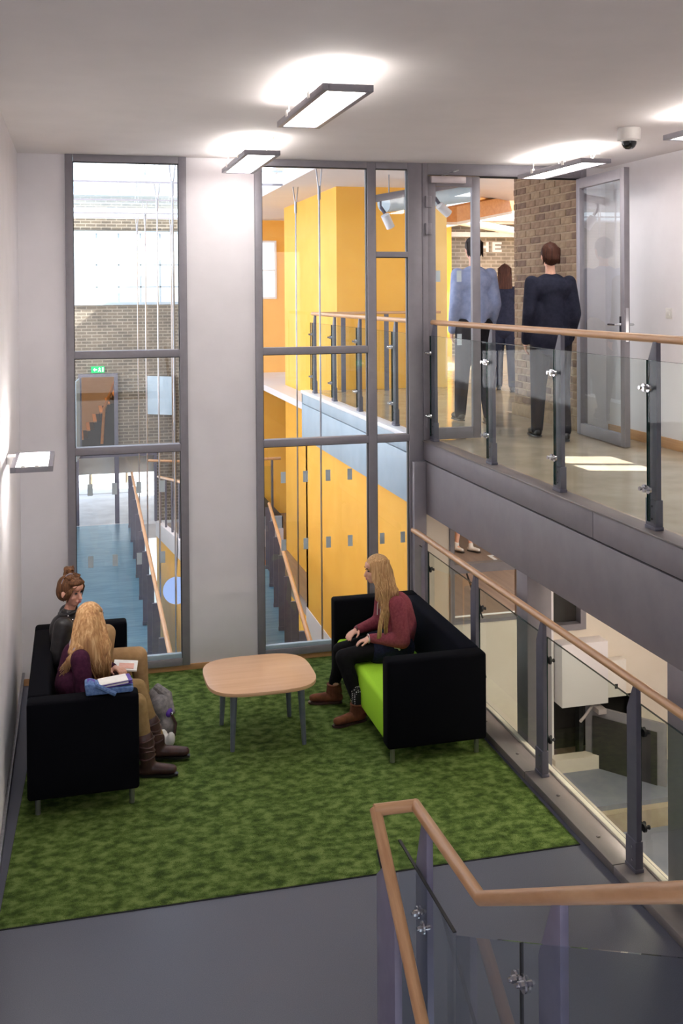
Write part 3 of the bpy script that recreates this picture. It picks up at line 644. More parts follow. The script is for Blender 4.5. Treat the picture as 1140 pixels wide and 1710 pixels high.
# ================================================================== LUMINAIRES
def luminaire(label, x, y, L=1.17, w=.26):
    z = 4.13
    t = thing('pendant_luminaire', label, 'ceiling light', (x, y, z), 'suspended flat luminaires')
    x0, x1, y0, y1 = x-w/2, x+w/2, y-L/2, y+L/2
    fr = MB().box(x0, x0+.03, y0, y1, z, z+.035).box(x1-.03, x1, y0, y1, z, z+.035).box(x0+.03, x1-.03, y0, y0+.03, z, z+.035).box(x0+.03, x1-.03, y1-.03, y1, z, z+.035)
    obj('frame', fr, 'frame_grey', t, .002)
    obj('diffuser', B(x0+.03, x1-.03, y0+.03, y1-.03, z+.006, z+.012), 'lamp_down', t)
    obj('uplight', B(x0+.05, x1-.05, y0+.06, y1-.06, z+.03, z+.036), 'lamp_up', t)
    for sx in (x0+.012, x1-.012):
        for sy in (y0+.3, y1-.3): obj('wire', MB().tube([(sx, sy, z+.03), (sx, sy, 4.28)], .0025, 6), 'white_plastic', t)
    for sy in (y0+.3, y1-.3): obj('clip', B(x0-.006, x0+.014, sy-.02, sy+.02, z+.015, z+.05), 'white_plastic', t)
    obj('ceiling_rose', MB().lathe([(.05, -.02), (.055, 0)], (x+.06, y0+.15, 4.279), 20), 'white_plastic', t, sm=True)
    obj('cable', MB().tube([(x+.06, y0+.2, z+.036), (x+.06, y0+.12, z+.09), (x+.06, y0+.06, z+.08), (x+.06, y0+.15, 4.27)], .005, 6), 'white_plastic', t)
    return t
luminaire('largest flat grey ceiling light, nearest and high at the top', 1.742, -3.175)
luminaire('smaller flat grey ceiling light before the white pier', 1.742, -.79)
luminaire('flat grey ceiling light hung before the open door', 4.33, -.86)
luminaire('flat grey ceiling light cut by the right picture edge', 4.33, -3.175)

wl = thing('wall_light', 'flat grey wall light glowing on the left wall', 'wall light', (.17, -1.85, 2.06))
x0, x1, y0, y1, z = .045, .295, -2.16, -1.52, 2.066
obj('frame', MB().box(x0, x0+.03, y0, y1, z, z+.034).box(x1-.03, x1, y0, y1, z, z+.034).box(x0+.03, x1-.03, y0, y0+.012, z, z+.034).box(x0+.03, x1-.03, y1-.02, y1, z, z+.034), 'frame_grey', wl, .002)
obj('uplight', B(x0+.03, x1-.03, y0+.012, y1-.02, z+.022, z+.028), 'lamp_up', wl)
obj('diffuser', B(x0+.03, x1-.03, y0+.012, y1-.02, z+.004, z+.010), 'lamp_down', wl)
obj('bracket', B(0, x0+.01, -1.75, -1.63, z-.01, z+.04), 'white_plastic', wl, .003)
for xx in (.12, .20): obj('clip', B(xx-.012, xx+.012, y0-.002, y0+.006, z+.03, z+.042), 'white_plastic', wl)

cc = thing('security_camera', 'white dome security camera on the ceiling', 'camera', (4.20, -2.16, 4.2))
obj('housing', MB().lathe([(.078, -.085), (.08, -.08), (.08, -.01), (.076, 0)], (4.20, -2.16, 4.279), 32), 'white_plastic', cc, sm=True)
obj('dome', MB().lathe([(.004, -.148), (.025, -.145), (.040, -.132), (.05, -.112), (.052, -.084)], (4.20, -2.16, 4.279), 32), mottled('dome_black', (20, 20, 22), (26, 26, 28), 10, .08), cc, sm=True)
obj('ring', MB().lathe([(.056, -.094), (.058, -.082)], (4.20, -2.16, 4.279), 32), 'white_plastic', cc, sm=True)

# ================================================================== RUG
def rug_mat():
    m, n, b = base('grass_carpet', (60, 90, 30), .95, spec=.1)
    v = coords(n, (1, 1.25, 1)); f1 = noise(n, v, 13.5, 3, .55); f2 = noise(n, v, 170, 3, .7); f3 = noise(n, v, 2.2, 2)
    a = n.nodes.new('ShaderNodeMath'); a.operation = 'MULTIPLY_ADD'; a.inputs[1].default_value = .25; n.links.new(f2, a.inputs[0])
    k = n.nodes.new('ShaderNodeMath'); k.operation = 'MULTIPLY'; k.inputs[1].default_value = .76; n.links.new(f1, k.inputs[0]); n.links.new(k.outputs[0], a.inputs[2])
    n.links.new(ramp(n, a.outputs[0], [(.39, (76, 98, 48)), (.50, (108, 134, 66)), (.61, (142, 164, 92))]), b.inputs['Base Color'])
    bump(n, b, f2, .9, .02)
rug_mat()
rg = thing('carpet', 'mottled grass-green carpet covering the seating area', 'carpet', (1.6, -1.7, 0))
RP = [(.03, -3.335), (3.172, -3.362), (3.196, -.02), (.165, -.02)]
obj('pile', MB().prism([(x, y, .001) for x, y in RP], (0, 0, .006)), 'grass_carpet', rg)
e_ = [(.028, -3.341), (3.176, -3.368), (3.199, -.018), (.161, -.018)]
obj('backing', MB().prism([(x, y, .0) for x, y in e_], (0, 0, .004)), 'black_rubber', rg)
# upright pile along the visible front edge and across the carpet
def tufts():
    rnd = random.Random(2); m = MB(); v = m.v; f = m.f
    for i in range(42000):
        s = rnd.random(); t = rnd.random()**1.0
        xl = RP[0][0]+(RP[3][0]-RP[0][0])*t; xr = RP[1][0]+(RP[2][0]-RP[1][0])*t; y = -3.345+(3.325)*t
        x = xl+(xr-xl)*s; a = rnd.uniform(0, PI); w = .004; h = rnd.uniform(.003, .006); k = len(v)
        v.append((x-w*math.cos(a), y-w*math.sin(a), .006)); v.append((x+w*math.cos(a), y+w*math.sin(a), .006)); v.append((x+rnd.uniform(-.008, .008), y+rnd.uniform(-.008, .008), .006+h)); f.append((k, k+1, k+2))
    me = bpy.data.meshes.new('tufts'); me.from_pydata(v, [], f); return me
tf = obj('tufts', tufts(), 'grass_carpet', rg); tf['kind'] = 'stuff'

# ================================================================== SOFAS
def sofa(label, x_back, x_front, y0, y1, seat_mat, body_mat, back_mat):
    s = 1 if x_front > x_back else -1
    t = thing('sofa', label, 'sofa', ((x_back+x_front)/2, (y0+y1)/2, .012))
    def bx(xa, xb, ya, yb, za, zb): return B(min(xa, xb), max(xa, xb), ya, yb, za, zb)
    for ya, yb in ((y0, y0+.13), (y1-.13, y1)): obj('arm', bx(x_back, x_front, ya, yb, .112, .70), body_mat, t, .022, seg=4)
    pr = [(x_back, y0+.132, .112), (x_back+s*.16, y0+.132, .112), (x_back+s*.16, y0+.132, .40), (x_back+s*.13, y0+.132, .70), (x_back, y0+.132, .70)]
    obj('backrest', MB().prism(pr, (0, y1-y0-.264, 0)), back_mat, t, .02, seg=4)
    pr = [(x_back+s*.15, y0+.133, .115), (x_front-s*.012, y0+.133, .115), (x_front-s*.012, y0+.133, .40), (x_back+s*.15, y0+.133, .385)]
    obj('seat', MB().prism(pr, (0, y1-y0-.266, 0)), seat_mat, t, .035, seg=5)
    for xx in (x_back+s*.06, x_front-s*.045):
        for yy in (y0+.05, y1-.05):
            obj('leg', MB().tube([(xx, yy, .115), (xx, yy, .013)], .016, 14), 'brushed_steel', t, sm=True)
    return t
sofa('black two-seat sofa against the left wall under the two seated women', .13, .79, -2.265, -.70, 'sofa_black', 'sofa_black', 'sofa_black')
sofa('navy-black sofa with lime green seat before the guard rail', 3.11, 2.408, -2.165, -.60, 'lime_fabric', 'sofa_black', 'sofa_navy')

# ================================================================== COFFEE TABLE
tb = thing('coffee_table', 'low beech coffee table with rounded square top', 'table', (1.694, -1.443, .012))
def top_outline(cx, cy, hw, hd, n=72, p=3.4):
    o = []
    for i in range(n):
        a = 2*PI*i/n; c, s_ = math.cos(a), math.sin(a)
        o.append((cx+hw*math.copysign(abs(c)**(2/p), c), cy+hd*math.copysign(abs(s_)**(2/p), s_)))
    return o
ol = top_outline(1.672, -1.455, .385, .365)
TZ = .43
obj('top', MB().prism([(x, y, TZ) for x, y in ol], (0, 0, .026)), 'beech_top', tb, .004)
for (x, y) in ((1.448, -1.673), (1.946, -1.69), (1.438, -1.211), (1.942, -1.196)):
    cx, cy = 1.672, -1.455; k = .93
    lg = obj('leg', MB().tube([(cx+(x-cx)*k, cy+(y-cy)*k, TZ), (x, y, .013)], [.026, .015], 18), 'leg_steel', tb, sm=True)
obj('apron', B(1.50, 1.86, -1.62, -1.28, TZ-.02, TZ), 'leg_steel', tb, .003)

# ================================================================== FOREGROUND STAIR BALUSTRADE
fs = thing('stair_rail', 'oak handrail looping round glass stair panels in the foreground', 'railing', (1.75, -5.2, 0))
r_ = .0245
obj('handrail', MB().tube([(1.60, -5.55, .26), (1.614, -4.592, 1.0)], r_, 20), 'oak_rail_slope', fs, sm=True)
obj('handrail', MB().tube([(1.606, -4.602, 1.0), (1.790, -4.606, 1.0)], r_, 20), 'oak_rail_x', fs, sm=True)
obj('handrail', MB().tube([(1.783, -4.598, 1.0), (1.792, -5.30, 1.0), (1.803, -7.6, 2.325)], r_, 20), 'oak_rail_slope', fs, sm=True)
def plate(x, pts, t): return MB().prism([(x-t/2, y, z) for y, z in pts], (t, 0, 0))
# post A under the level rail, post B under the rising rail, post C under the falling rail
pa = obj('post', plate(1.792, [(-4.76, 0), (-4.62, 0), (-4.62, .76), (-4.70, .985), (-4.76, .985)], .028), 'lilac_post', fs, .002)
pb_ = obj('post', plate(1.80, [(-5.93, 0.1), (-5.78, 0.1), (-5.78, 1.10), (-5.875, 1.315), (-5.93, 1.345)], .028), 'lilac_post', fs, .002)
pc = obj('post', plate(1.606, [(-4.92, -.5), (-4.68, -.5), (-4.68, .78), (-4.76, .85), (-4.92, .73)], .03), 'lilac_post', fs, .002)
ga = obj('glass_panel', plate(1.762, [(-5.12, .03), (-4.45, .03), (-4.45, .775), (-5.12, .775)], .012), 'guard_glass_near', fs)
obj('glass_rim', plate(1.762, [(-5.12, .775), (-4.45, .775), (-4.45, .780), (-5.12, .780)], .0124), 'black_rubber', ga)
gb = obj('glass_panel', plate(1.766, [(-5.70, .30), (-5.135, .03), (-5.135, .775), (-5.70, 1.092)], .012), 'guard_glass_near', fs)
obj('glass_rim', plate(1.766, [(-5.703, .30), (-5.7, .30), (-5.7, 1.092), (-5.703, 1.092)], .0124), 'black_rubber', gb)
gc = obj('glass_panel', plate(1.766, [(-7.2, 1.1), (-5.715, .30), (-5.715, 1.10), (-7.2, 1.94)], .012), 'guard_glass_near', fs)
gd = obj('glass_panel', plate(1.655, [(-5.6, -.62), (-4.48, .03), (-4.48, .76), (-5.6, -.0)], .012), 'guard_glass_near', fs)
obj('glass_rim', plate(1.655, [(-5.6, .0), (-4.48, .76), (-4.48, .768), (-5.6, .008)], .0124), 'black_rubber', gd)
def near_clamp(p, d):
    p = Vector(p); d = Vector(d); m = MB()
    m.tube([p, p+d*.007], .025, 24); m.tube([p+d*.007, p+d*.020], .012, 6); m.tube([p+d*.018, p+d*.028], .007, 10); m.tube([p-d*.026, p], .010, 10)
    obj('clamp', m, 'chrome', fs, sm=True)
for y, z in ((-5.68, .965), (-5.74, .985)): near_clamp((1.757, y, z), (-1, 0, 0))
for y, z in ((-4.79, .60), (-4.72, .62)): near_clamp((1.753, y, z), (-1, 0, 0))
# flights of the stair
up = sroot('stair_flight_up', (2.5, -6, 0), 'grey stair flight rising to the landing')
for i in range(11): obj('step', B(1.83, 3.18, -5.45-.29*i, -5.15-.29*i, .0 if i == 0 else .166*i-.17, .166*(i+1)), 'vinyl_floor', up)
dn = sroot('stair_flight_down', (.8, -6, -1), 'grey stair flight falling from the lounge')
for i in range(11): obj('step', B(.0, 1.58, -5.08-.29*i, -4.79-.29*i, -.166*(i+1)-.17, -.166*(i+1)), 'vinyl_floor', dn)
# ================================================================== PEOPLE
mottled('skin', (226, 172, 148), (234, 184, 160), 30, .5, spec=.3)
mottled('skin_pink', (220, 160, 138), (230, 174, 152), 30, .5, spec=.3)
mottled('lips', (188, 108, 104), (196, 116, 112), 30, .45)
mottled('eye_dark', (40, 34, 34), (56, 48, 46), 30, .3)
mottled('maroon_knit', (132, 62, 74), (150, 76, 86), 60, .9, bs=.25, spec=.2)
mottled('plum_knit', (58, 24, 46), (76, 34, 58), 40, .9, bs=.25, spec=.2)
mottled('black_leather', (26, 25, 27), (44, 42, 44), 18, .42, bs=.5)
mottled('khaki_cotton', (168, 132, 92), (188, 152, 110), 14, .85, bs=.25, spec=.2)
mottled('tan_legging', (142, 116, 76), (160, 132, 92), 20, .85, bs=.15, spec=.2)
mottled('black_legging', (10, 9, 12), (18, 16, 20), 20, .85, spec=.2)
mottled('navy_denim', (22, 24, 44), (34, 38, 62), 60, .85, bs=.2, spec=.2)
mottled('brown_suede', (104, 58, 36), (136, 80, 54), 16, .85, bs=.35)
mottled('brown_leather', (52, 32, 32), (84, 56, 52), 10, .4, bs=.5)
mottled('navy_suit', (26, 28, 44), (36, 38, 56), 30, .85, spec=.25)
mottled('dark_suit', (24, 22, 28), (34, 32, 38), 30, .85, spec=.25)
mottled('blue_shirt', (146, 160, 202), (168, 180, 216), 20, .8, bs=.2)
mottled('blue_jeans', (64, 86, 116), (92, 116, 146), 30, .85)
mottled('black_shoe', (18, 17, 18), (28, 26, 26), 20, .35)
mottled('white_shoe', (216, 210, 206), (228, 222, 218), 20, .6)
mottled('grey_collar', (150, 144, 158), (170, 162, 174), 40, .85)
def hair_mat(name, c0, c1, c2, sc=(26, 26, 1.6)):
    m, n, b = base(name, c0, .6, spec=.15)
    v = coords(n, sc); f = noise(n, v, 3.0, 5, .6)
    n.links.new(ramp(n, f, [(.28, c0), (.5, c1), (.72, c2)]), b.inputs['Base Color']); bump(n, b, f, .6, .006)
hair_mat('hair_blonde', (160, 118, 80), (204, 160, 112), (234, 200, 152), (45, 45, 1.2))
hair_mat('hair_strawberry', (150, 104, 70), (200, 152, 104), (236, 200, 150), (22, 22, 1.4))
hair_mat('hair_auburn', (66, 44, 32), (104, 70, 48), (146, 104, 70))
hair_mat('hair_brown', (44, 26, 22), (66, 40, 32), (86, 54, 42))
hair_mat('hair_dark', (30, 22, 22), (44, 34, 32), (58, 46, 42))
def socks():
    m, n, b = base('dotted_sock', (14, 13, 16), .85)
    v = coords(n, (1, 1, 1)); t = n.nodes.new('ShaderNodeTexVoronoi'); t.inputs['Scale'].default_value = 75; t.inputs['Randomness'].default_value = .1; n.links.new(v, t.inputs['Vector'])
    n.links.new(ramp(n, t.outputs['Distance'], [(.26, (225, 222, 222)), (.34, (14, 13, 16))]), b.inputs['Base Color'])
socks()

def ell(c, r, M=None, seg=(16, 10)):
    M = (M or Matrix()) @ Matrix.Translation(c) @ Matrix.Diagonal((r[0], r[1], r[2], 1))
    vs = [M @ Vector((0, 0, -1))]; fs = []; U, V = seg
    for i in range(1, V):
        p = -PI/2+PI*i/V
        for j in range(U): a = 2*PI*j/U; vs.append(M @ Vector((math.cos(p)*math.cos(a), math.cos(p)*math.sin(a), math.sin(p))))
    vs.append(M @ Vector((0, 0, 1)))
    for j in range(U): fs.append((0, 1+(j+1) % U, 1+j))
    for i in range(V-2):
        for j in range(U): a = 1+i*U+j; b = 1+i*U+(j+1) % U; fs.append((a, b, b+U, a+U))
    k = 1+(V-2)*U
    for j in range(U): fs.append((k+j, k+(j+1) % U, len(vs)-1))
    return vs, fs
def cap(p0, p1, r0, r1):
    p0 = Vector(p0); p1 = Vector(p1); d = p1-p0; L = max(d.length, 1e-5); t = d/L
    prof = []
    for i in range(5): a = -PI/2+PI/2*i/4*.98; prof.append((r0*math.cos(a), r0*math.sin(a)))
    for i in range(5): a = PI/2*(.02+.98*i/4); prof.append((r1*math.cos(a), L+r1*math.sin(a)))
    up = t.orthogonal().normalized(); sd = t.cross(up); vs = []; fs = []; U = 12
    for r, h in prof:
        r = max(r, 1e-4)
        for j in range(U): a = 2*PI*j/U; vs.append(p0+t*h+up*math.cos(a)*r+sd*math.sin(a)*r)
    for i in range(len(prof)-1):
        for j in range(U): a = i*U+j; b = i*U+(j+1) % U; fs.append((a, b, b+U, a+U))
    fs.append(tuple(range(U-1, -1, -1))); fs.append(tuple(range((len(prof)-1)*U, len(prof)*U)))
    return vs, fs
def chain(pts, rs):
    return [cap(pts[i], pts[i+1], rs[i], rs[i+1]) for i in range(len(pts)-1)]
def remesh(prims, voxel, iters=6, fac=.5):
    m = MB()
    for vs, fs in prims: m.add(vs, fs)
    me = m.mesh('tmp'); o = bpy.data.objects.new('tmp', me); COL.objects.link(o)
    md = o.modifiers.new('r', 'REMESH'); md.mode = 'VOXEL'; md.voxel_size = voxel; md.use_smooth_shade = True
    s = o.modifiers.new('s', 'SMOOTH'); s.factor = fac; s.iterations = iters
    dg = bpy.context.evaluated_depsgraph_get(); dg.update()
    out = bpy.data.meshes.new_from_object(o.evaluated_get(dg)); bpy.data.objects.remove(o); bpy.data.meshes.remove(me)
    out.polygons.foreach_set('use_smooth', [True]*len(out.polygons))
    return out
def soft(name, prims, mat, parent, voxel=.012, iters=6, extra=None):
    me = remesh(prims, voxel, iters)
    if extra is not None:
        bm = bmesh.new(); bm.from_mesh(me); tm = extra.mesh('t'); tm.polygons.foreach_set('use_smooth', [True]*len(tm.polygons)); bm.from_mesh(tm); bm.to_mesh(me); bm.free(); bpy.data.meshes.remove(tm)
    me.name = name; me.materials.clear(); me.materials.append(MATS[mat])
    o = bpy.data.objects.new(name, me); COL.objects.link(o); par(o, parent); return o
def head_frame(c, yaw, pitch=0, roll=0):
    return Matrix.Translation(c) @ Matrix.Rotation(yaw, 4, 'Z') @ Matrix.Rotation(pitch, 4, 'Y') @ Matrix.Rotation(roll, 4, 'X')
def head_prims(M, s=1.0):   # local: +x forward, +y left, +z up; height .23*s
    P = [ell((-.012*s, 0, .018*s), (.094*s, .076*s, .094*s), M), ell((.025*s, 0, -.030*s), (.060*s, .060*s, .078*s), M), ell((.055*s, 0, -.078*s), (.028*s, .032*s, .026*s), M),
         ell((.052*s, .030*s, -.025*s), (.030*s, .026*s, .028*s), M), ell((.052*s, -.030*s, -.025*s), (.030*s, .026*s, .028*s), M),
         ell((.068*s, 0, .045*s), (.026*s, .052*s, .034*s), M)]
    P.append(cap(M @ Vector((.080*s, 0, .010*s)), M @ Vector((.103*s, 0, -.030*s)), .009*s, .0135*s))
    P.append(ell((.085*s, 0, -.058*s), (.014*s, .024*s, .012*s), M))
    for y in (.074, -.074): P.append(ell((-.008*s, y*s, -.012*s), (.017*s, .010*s, .030*s), M))
    return P
def face_parts(M, s, parent):
    me = MB()
    l = MB(); l.add(*ell((.096*s, 0, -.0535*s), (.006*s, .021*s, .005*s), M)); l.add(*ell((.095*s, 0, -.0625*s), (.007*s, .019*s, .006*s), M)); obj('lips', l, 'lips', parent, sm=True)
    for y in (.030, -.030):
        e = MB(); e.add(*ell((.079*s, y*s, .008*s), (.009*s, .014*s, .006*s), M)); obj('eye', e, 'eye_dark', parent, sm=True)
        b_ = MB(); b_.add(*ell((.088*s, y*s, .028*s), (.006*s, .019*s, .004*s), M)); obj('eyebrow', b_, 'hair_auburn', parent, sm=True)
def hand_prims(w, d, n, curl=.5, s=1.0, thumb=1):
    w = Vector(w); x = Vector(d).normalized(); z = Vector(n); z = (z-x*z.dot(x)).normalized(); y = z.cross(x)
    M = Matrix((x, y, z)).transposed().to_4x4(); M.translation = w
    P = [ell((.045*s, 0, 0), (.052*s, .038*s, .016*s), M), cap(w-x*.02, w+x*.02, .024*s, .026*s)]
    for i, (yy, L) in enumerate(((.029, .070), (.010, .078), (-.010, .073), (-.028, .058))):
        b = Vector((.082*s, yy*s, 0)); a1 = curl*.7; a2 = curl*1.7
        d1 = Vector((math.cos(a1), .06*(1.5-i), -math.sin(a1))); d2 = Vector((math.cos(a2), .03*(1.5-i), -math.sin(a2)))
        p1 = b+d1*L*.5*s; p2 = p1+d2*L*.5*s
        P += chain([M @ (b-Vector((.02*s, 0, 0))), M @ b, M @ p1, M @ p2], [.010*s, .0095*s, .0085*s, .007*s])
    t0 = Vector((.018*s, thumb*.028*s, -.002)); t1 = t0+Vector((.030, thumb*.026, -.010))*s; t2 = t1+Vector((.034, thumb*.006, -.012))*s
    P += chain([M @ t0, M @ t1, M @ t2], [.013*s, .010*s, .008*s])
    return P
def strands(paths, r0=.006, r1=.002, seg=5):
    m = MB()
    for p in paths:
        n = len(p); m.tube(p, [r0+(r1-r0)*i/(n-1) for i in range(n)], seg)
    return m
def limb_body(J, s=1.0):
    P = []
    for k in ('L', 'R'):
        P += chain([J['sh'+k], J['el'+k], J['wr'+k]], [.042*s, .034*s, .024*s])
        P += chain([J['hip'+k], J['kn'+k], J['an'+k]], [.070*s, .048*s, .032*s])
        P += chain([J['an'+k]-Vector((0, 0, .02)), (J['toe'+k]+J['an'+k]*.6)/1.6-Vector((0, 0, .03 if J['an'+k].z > .06 else 0))], [.028*s, .018*s])
    P += chain([J['pel'], J['waist'], J['chest'], J['neck']], [.105*s, .09*s, .10*s, .05*s])
    P += chain([J['shL'], J['chest'], J['shR']], [.045*s, .09*s, .045*s])
    P += chain([J['neck'], J['headbase']], [.046*s, .044*s])
    return P
def shoe(name, an, toe, mat, parent, h=.10, s=1.0, sole='black_shoe', top=None, rt=.046):
    an = Vector(an); toe = Vector(toe); d = (toe-an); d.z = 0; d.normalize(); zf = min(toe.z, an.z)
    base_z = toe.z-.026
    heel = Vector((an.x, an.y, base_z+.034))-d*.035
    P = chain([heel, Vector((an.x, an.y, base_z+.04)), Vector((toe.x, toe.y, base_z+.034))], [.036*s, .042*s, .030*s])
    P += chain([Vector((an.x, an.y, base_z+.04)), an+Vector((0, 0, h*.4))], [.044*s, rt*s])
    if top is not None: P += chain([an, Vector(top)], [.050*s, .066*s])
    o = soft(name, P, mat, parent, .009, 4)
    sd = d.cross(Vector((0, 0, 1)))
    pts = []
    for a, w in ((-.07, .026), (-.03, .036), (.05, .034), (.13, .040), (.19, .034), (.235, .014)): pts.append((a, w))
    L = (Vector((toe.x, toe.y, 0))-Vector((an.x, an.y, 0))).length
    k = (L+.09)/.30
    poly = [Vector((an.x, an.y, base_z-.006))+d*(a*k)+sd*w for a, w in pts]+[Vector((an.x, an.y, base_z-.006))+d*(a*k)-sd*w for a, w in reversed(pts)]
    obj('sole', MB().prism(poly, (0, 0, .014)), sole, o)
    return o

# ---------------------------------------------------------------- woman on the lime sofa (faces left)
def woman_right():
    t = thing('person', 'seated person with long straight blonde hair in a maroon sweater and black leggings', 'person', (2.75, -1.2, .40))
    J = dict(pel=(2.79, -1.20, .515), waist=(2.815, -1.20, .62), chest=(2.775, -1.20, .755), neck=(2.705, -1.20, .885), headbase=(2.655, -1.20, .955),
             shL=(2.735, -1.345, .82), elL=(2.745, -1.395, .575), wrL=(2.535, -1.305, .572), shR=(2.715, -1.06, .82), elR=(2.70, -1.02, .60), wrR=(2.49, -1.12, .585),
             hipL=(2.79, -1.285, .475), knL=(2.325, -1.315, .455), anL=(2.405, -1.42, .095), toeL=(2.235, -1.47, .045),
             hipR=(2.79, -1.12, .475), knR=(2.345, -1.15, .45), anR=(2.325, -1.03, .105), toeR=(2.165, -1.00, .045))
    J = {k: Vector(v) for k, v in J.items()}
    M = head_frame((2.622, -1.20, 1.052), PI, .10); s = .93
    body = limb_body(J, .86)+head_prims(M, s)+hand_prims(J['wrL'], (-1, .18, -.28), (0, .1, 1), .55, .88, thumb=1)+hand_prims(J['wrR'], (-.9, -.55, -.2), (0, 0, 1), .5, .85, thumb=1)
    b = soft('body', body, 'skin', t, .0062, 3); face_parts(M, s, b)
    P = chain([J['pel']+Vector((0, 0, .0)), J['waist'], J['chest'], J['neck']-Vector((0, 0, .015))], [.118, .118, .122, .058])
    P += [ell((2.80, -1.20, .60), (.105, .165, .11)), ell((2.76, -1.20, .75), (.105, .16, .11)), ell((2.735, -1.2, .835), (.06, .14, .05))]
    P += chain([J['shL'], J['elL']+Vector((.012, 0, -.01)), J['wrL']+Vector((.01, 0, 0))], [.066, .062, .036])+chain([J['shR'], J['elR'], J['wrR']], [.066, .060, .034])
    P.append(ell((2.66, -1.34, .575), (.09, .042, .042)))
    soft('sweater', P, 'maroon_knit', t, .011, 5)
    # drawstrings
    for y in (-1.245, -1.17): obj('drawstring', MB().tube([(2.662, y, .86), (2.635, y, .78), (2.632, y, .70)], .0035, 6), 'white_shoe', t)
    P = []
    for k in 'LR': P += chain([J['hip'+k], J['hip'+k]*.45+J['kn'+k]*.55+Vector((0, 0, .01)), J['kn'+k], J['kn'+k]*.55+J['an'+k]*.45+Vector((.012, 0, 0)), J['an'+k]+Vector((0, 0, .06))], [.088, .070, .060, .056, .042])
    soft('leggings', P, 'black_legging', t, .011, 4)
    P = [ell((2.79, -1.20, .487), (.108, .172, .078)), *chain([J['hipL'], J['hipL']*.6+J['knL']*.4], [.100, .096]), *chain([J['hipR'], J['hipR']*.6+J['knR']*.4], [.100, .096])]
    soft('denim_shorts', P, 'navy_denim', t, .012, 4)
    obj('shorts_tag', MB().tube([(2.70, -1.386, .515), (2.73, -1.385, .508), (2.74, -1.388, .492)], .007, 6), 'white_shoe', t)
    soft('sock', chain([J['anL']+Vector((-.004, .008, .13)), J['anL']+Vector((0, 0, .03))], [.049, .044]), 'dotted_sock', t, .009, 2)
    for k in 'LR':
        so_ = shoe('ankle_boot', J['an'+k], J['toe'+k], 'brown_suede', t, .10, .98, 'brown_leather')
        a = J['an'+k]; fr = MB(); rnd = random.Random(4)
        for i in range(34):
            an_ = 2*PI*i/34; p = Vector((a.x+.048*math.cos(an_), a.y+.046*math.sin(an_), a.z+.045)); q = p+Vector((.012*math.cos(an_), .012*math.sin(an_), -.05-rnd.random()*.015)); fr.tube([p, q], [.004, .003], 4)
        obj('fringe', fr, 'brown_suede', so_)
        obj('cuff', MB().tube([(a.x+.05*math.cos(x_*PI/6), a.y+.048*math.sin(x_*PI/6), a.z+.048) for x_ in range(13)], .008, 6), 'brown_suede', so_, sm=True)
    obj('bracelet', MB().tube([(2.522+.0, -1.305+.031*math.cos(a*PI/8), .572+.031*math.sin(a*PI/8)) for a in range(17)], .004, 6), 'white_shoe', t)
    obj('bracelet', MB().tube([(2.478, -1.125+.029*math.cos(a*PI/8), .583+.029*math.sin(a*PI/8)) for a in range(17)], .005, 6), 'brown_leather', t)
    # hair: cap + long curtain
    P = [ell((-.010*s, 0, .034*s), (.102*s, .085*s, .094*s), M), ell((-.040*s, 0, -.02*s), (.085*s, .086*s, .12*s), M)]
    c = M @ Vector((-.04, 0, -.02))
    P += chain([(2.612, -1.250, 1.065), (2.635, -1.272, .96), (2.665, -1.295, .80)], [.036, .040, .030]) + chain([(2.655, -1.14, 1.06), (2.668, -1.115, .92), (2.660, -1.10, .80)], [.042, .040, .026])
    P += chain([(2.69, -1.2, 1.03), (2.735, -1.2, .90), (2.775, -1.2, .83)], [.06, .045, .02])
    P += chain([(2.668, -1.305, .82), (2.652, -1.335, .68), (2.640, -1.34, .60)], [.032, .020, .008])
    rnd = random.Random(21); paths = []
    for i in range(90):
        a = rnd.uniform(-1.15, 2.2)      # around the near side from temple to back
        x0 = 2.622+.085*math.sin(a)*.95+.012; y0 = -1.20-.074*math.cos(a*.75); z0 = 1.09+rnd.uniform(-.03, .045)
        x1 = 2.612+.065*(a+.9)/1.6+rnd.uniform(-.008, .02); y1 = -1.285-rnd.uniform(-.01, .03)*max(0, math.cos(a*.6)); 
        zl = rnd.uniform(.80, .92); 
        pth = [Vector((x0*.9+2.64*.1, y0, z0)), Vector((x0*.8+x1*.2, y0-.012, 1.0)), Vector((x1, y1-.012, .92))]
        if rnd.random() < .55: pth += [Vector((2.668-rnd.random()*.035, -1.33, .80)), Vector((2.655-rnd.random()*.03, -1.355-rnd.random()*.01, rnd.uniform(.60, .72)))]
        else: pth += [Vector((x1+.006, y1-.02, zl-.03))]
        paths.append(pth)
    for i in range(8): paths.append([Vector((2.585+.004*i, -1.262, 1.06)), Vector((2.60+.004*i, -1.28, .95)), Vector((2.620+.003*i, -1.325, .80)), Vector((2.585+.004*i, -1.36, .68)), Vector((2.572+.004*i, -1.365, .585))])
    soft('hair', P, 'hair_blonde', t, .010, 5, strands(paths, .0065, .003))
woman_right()

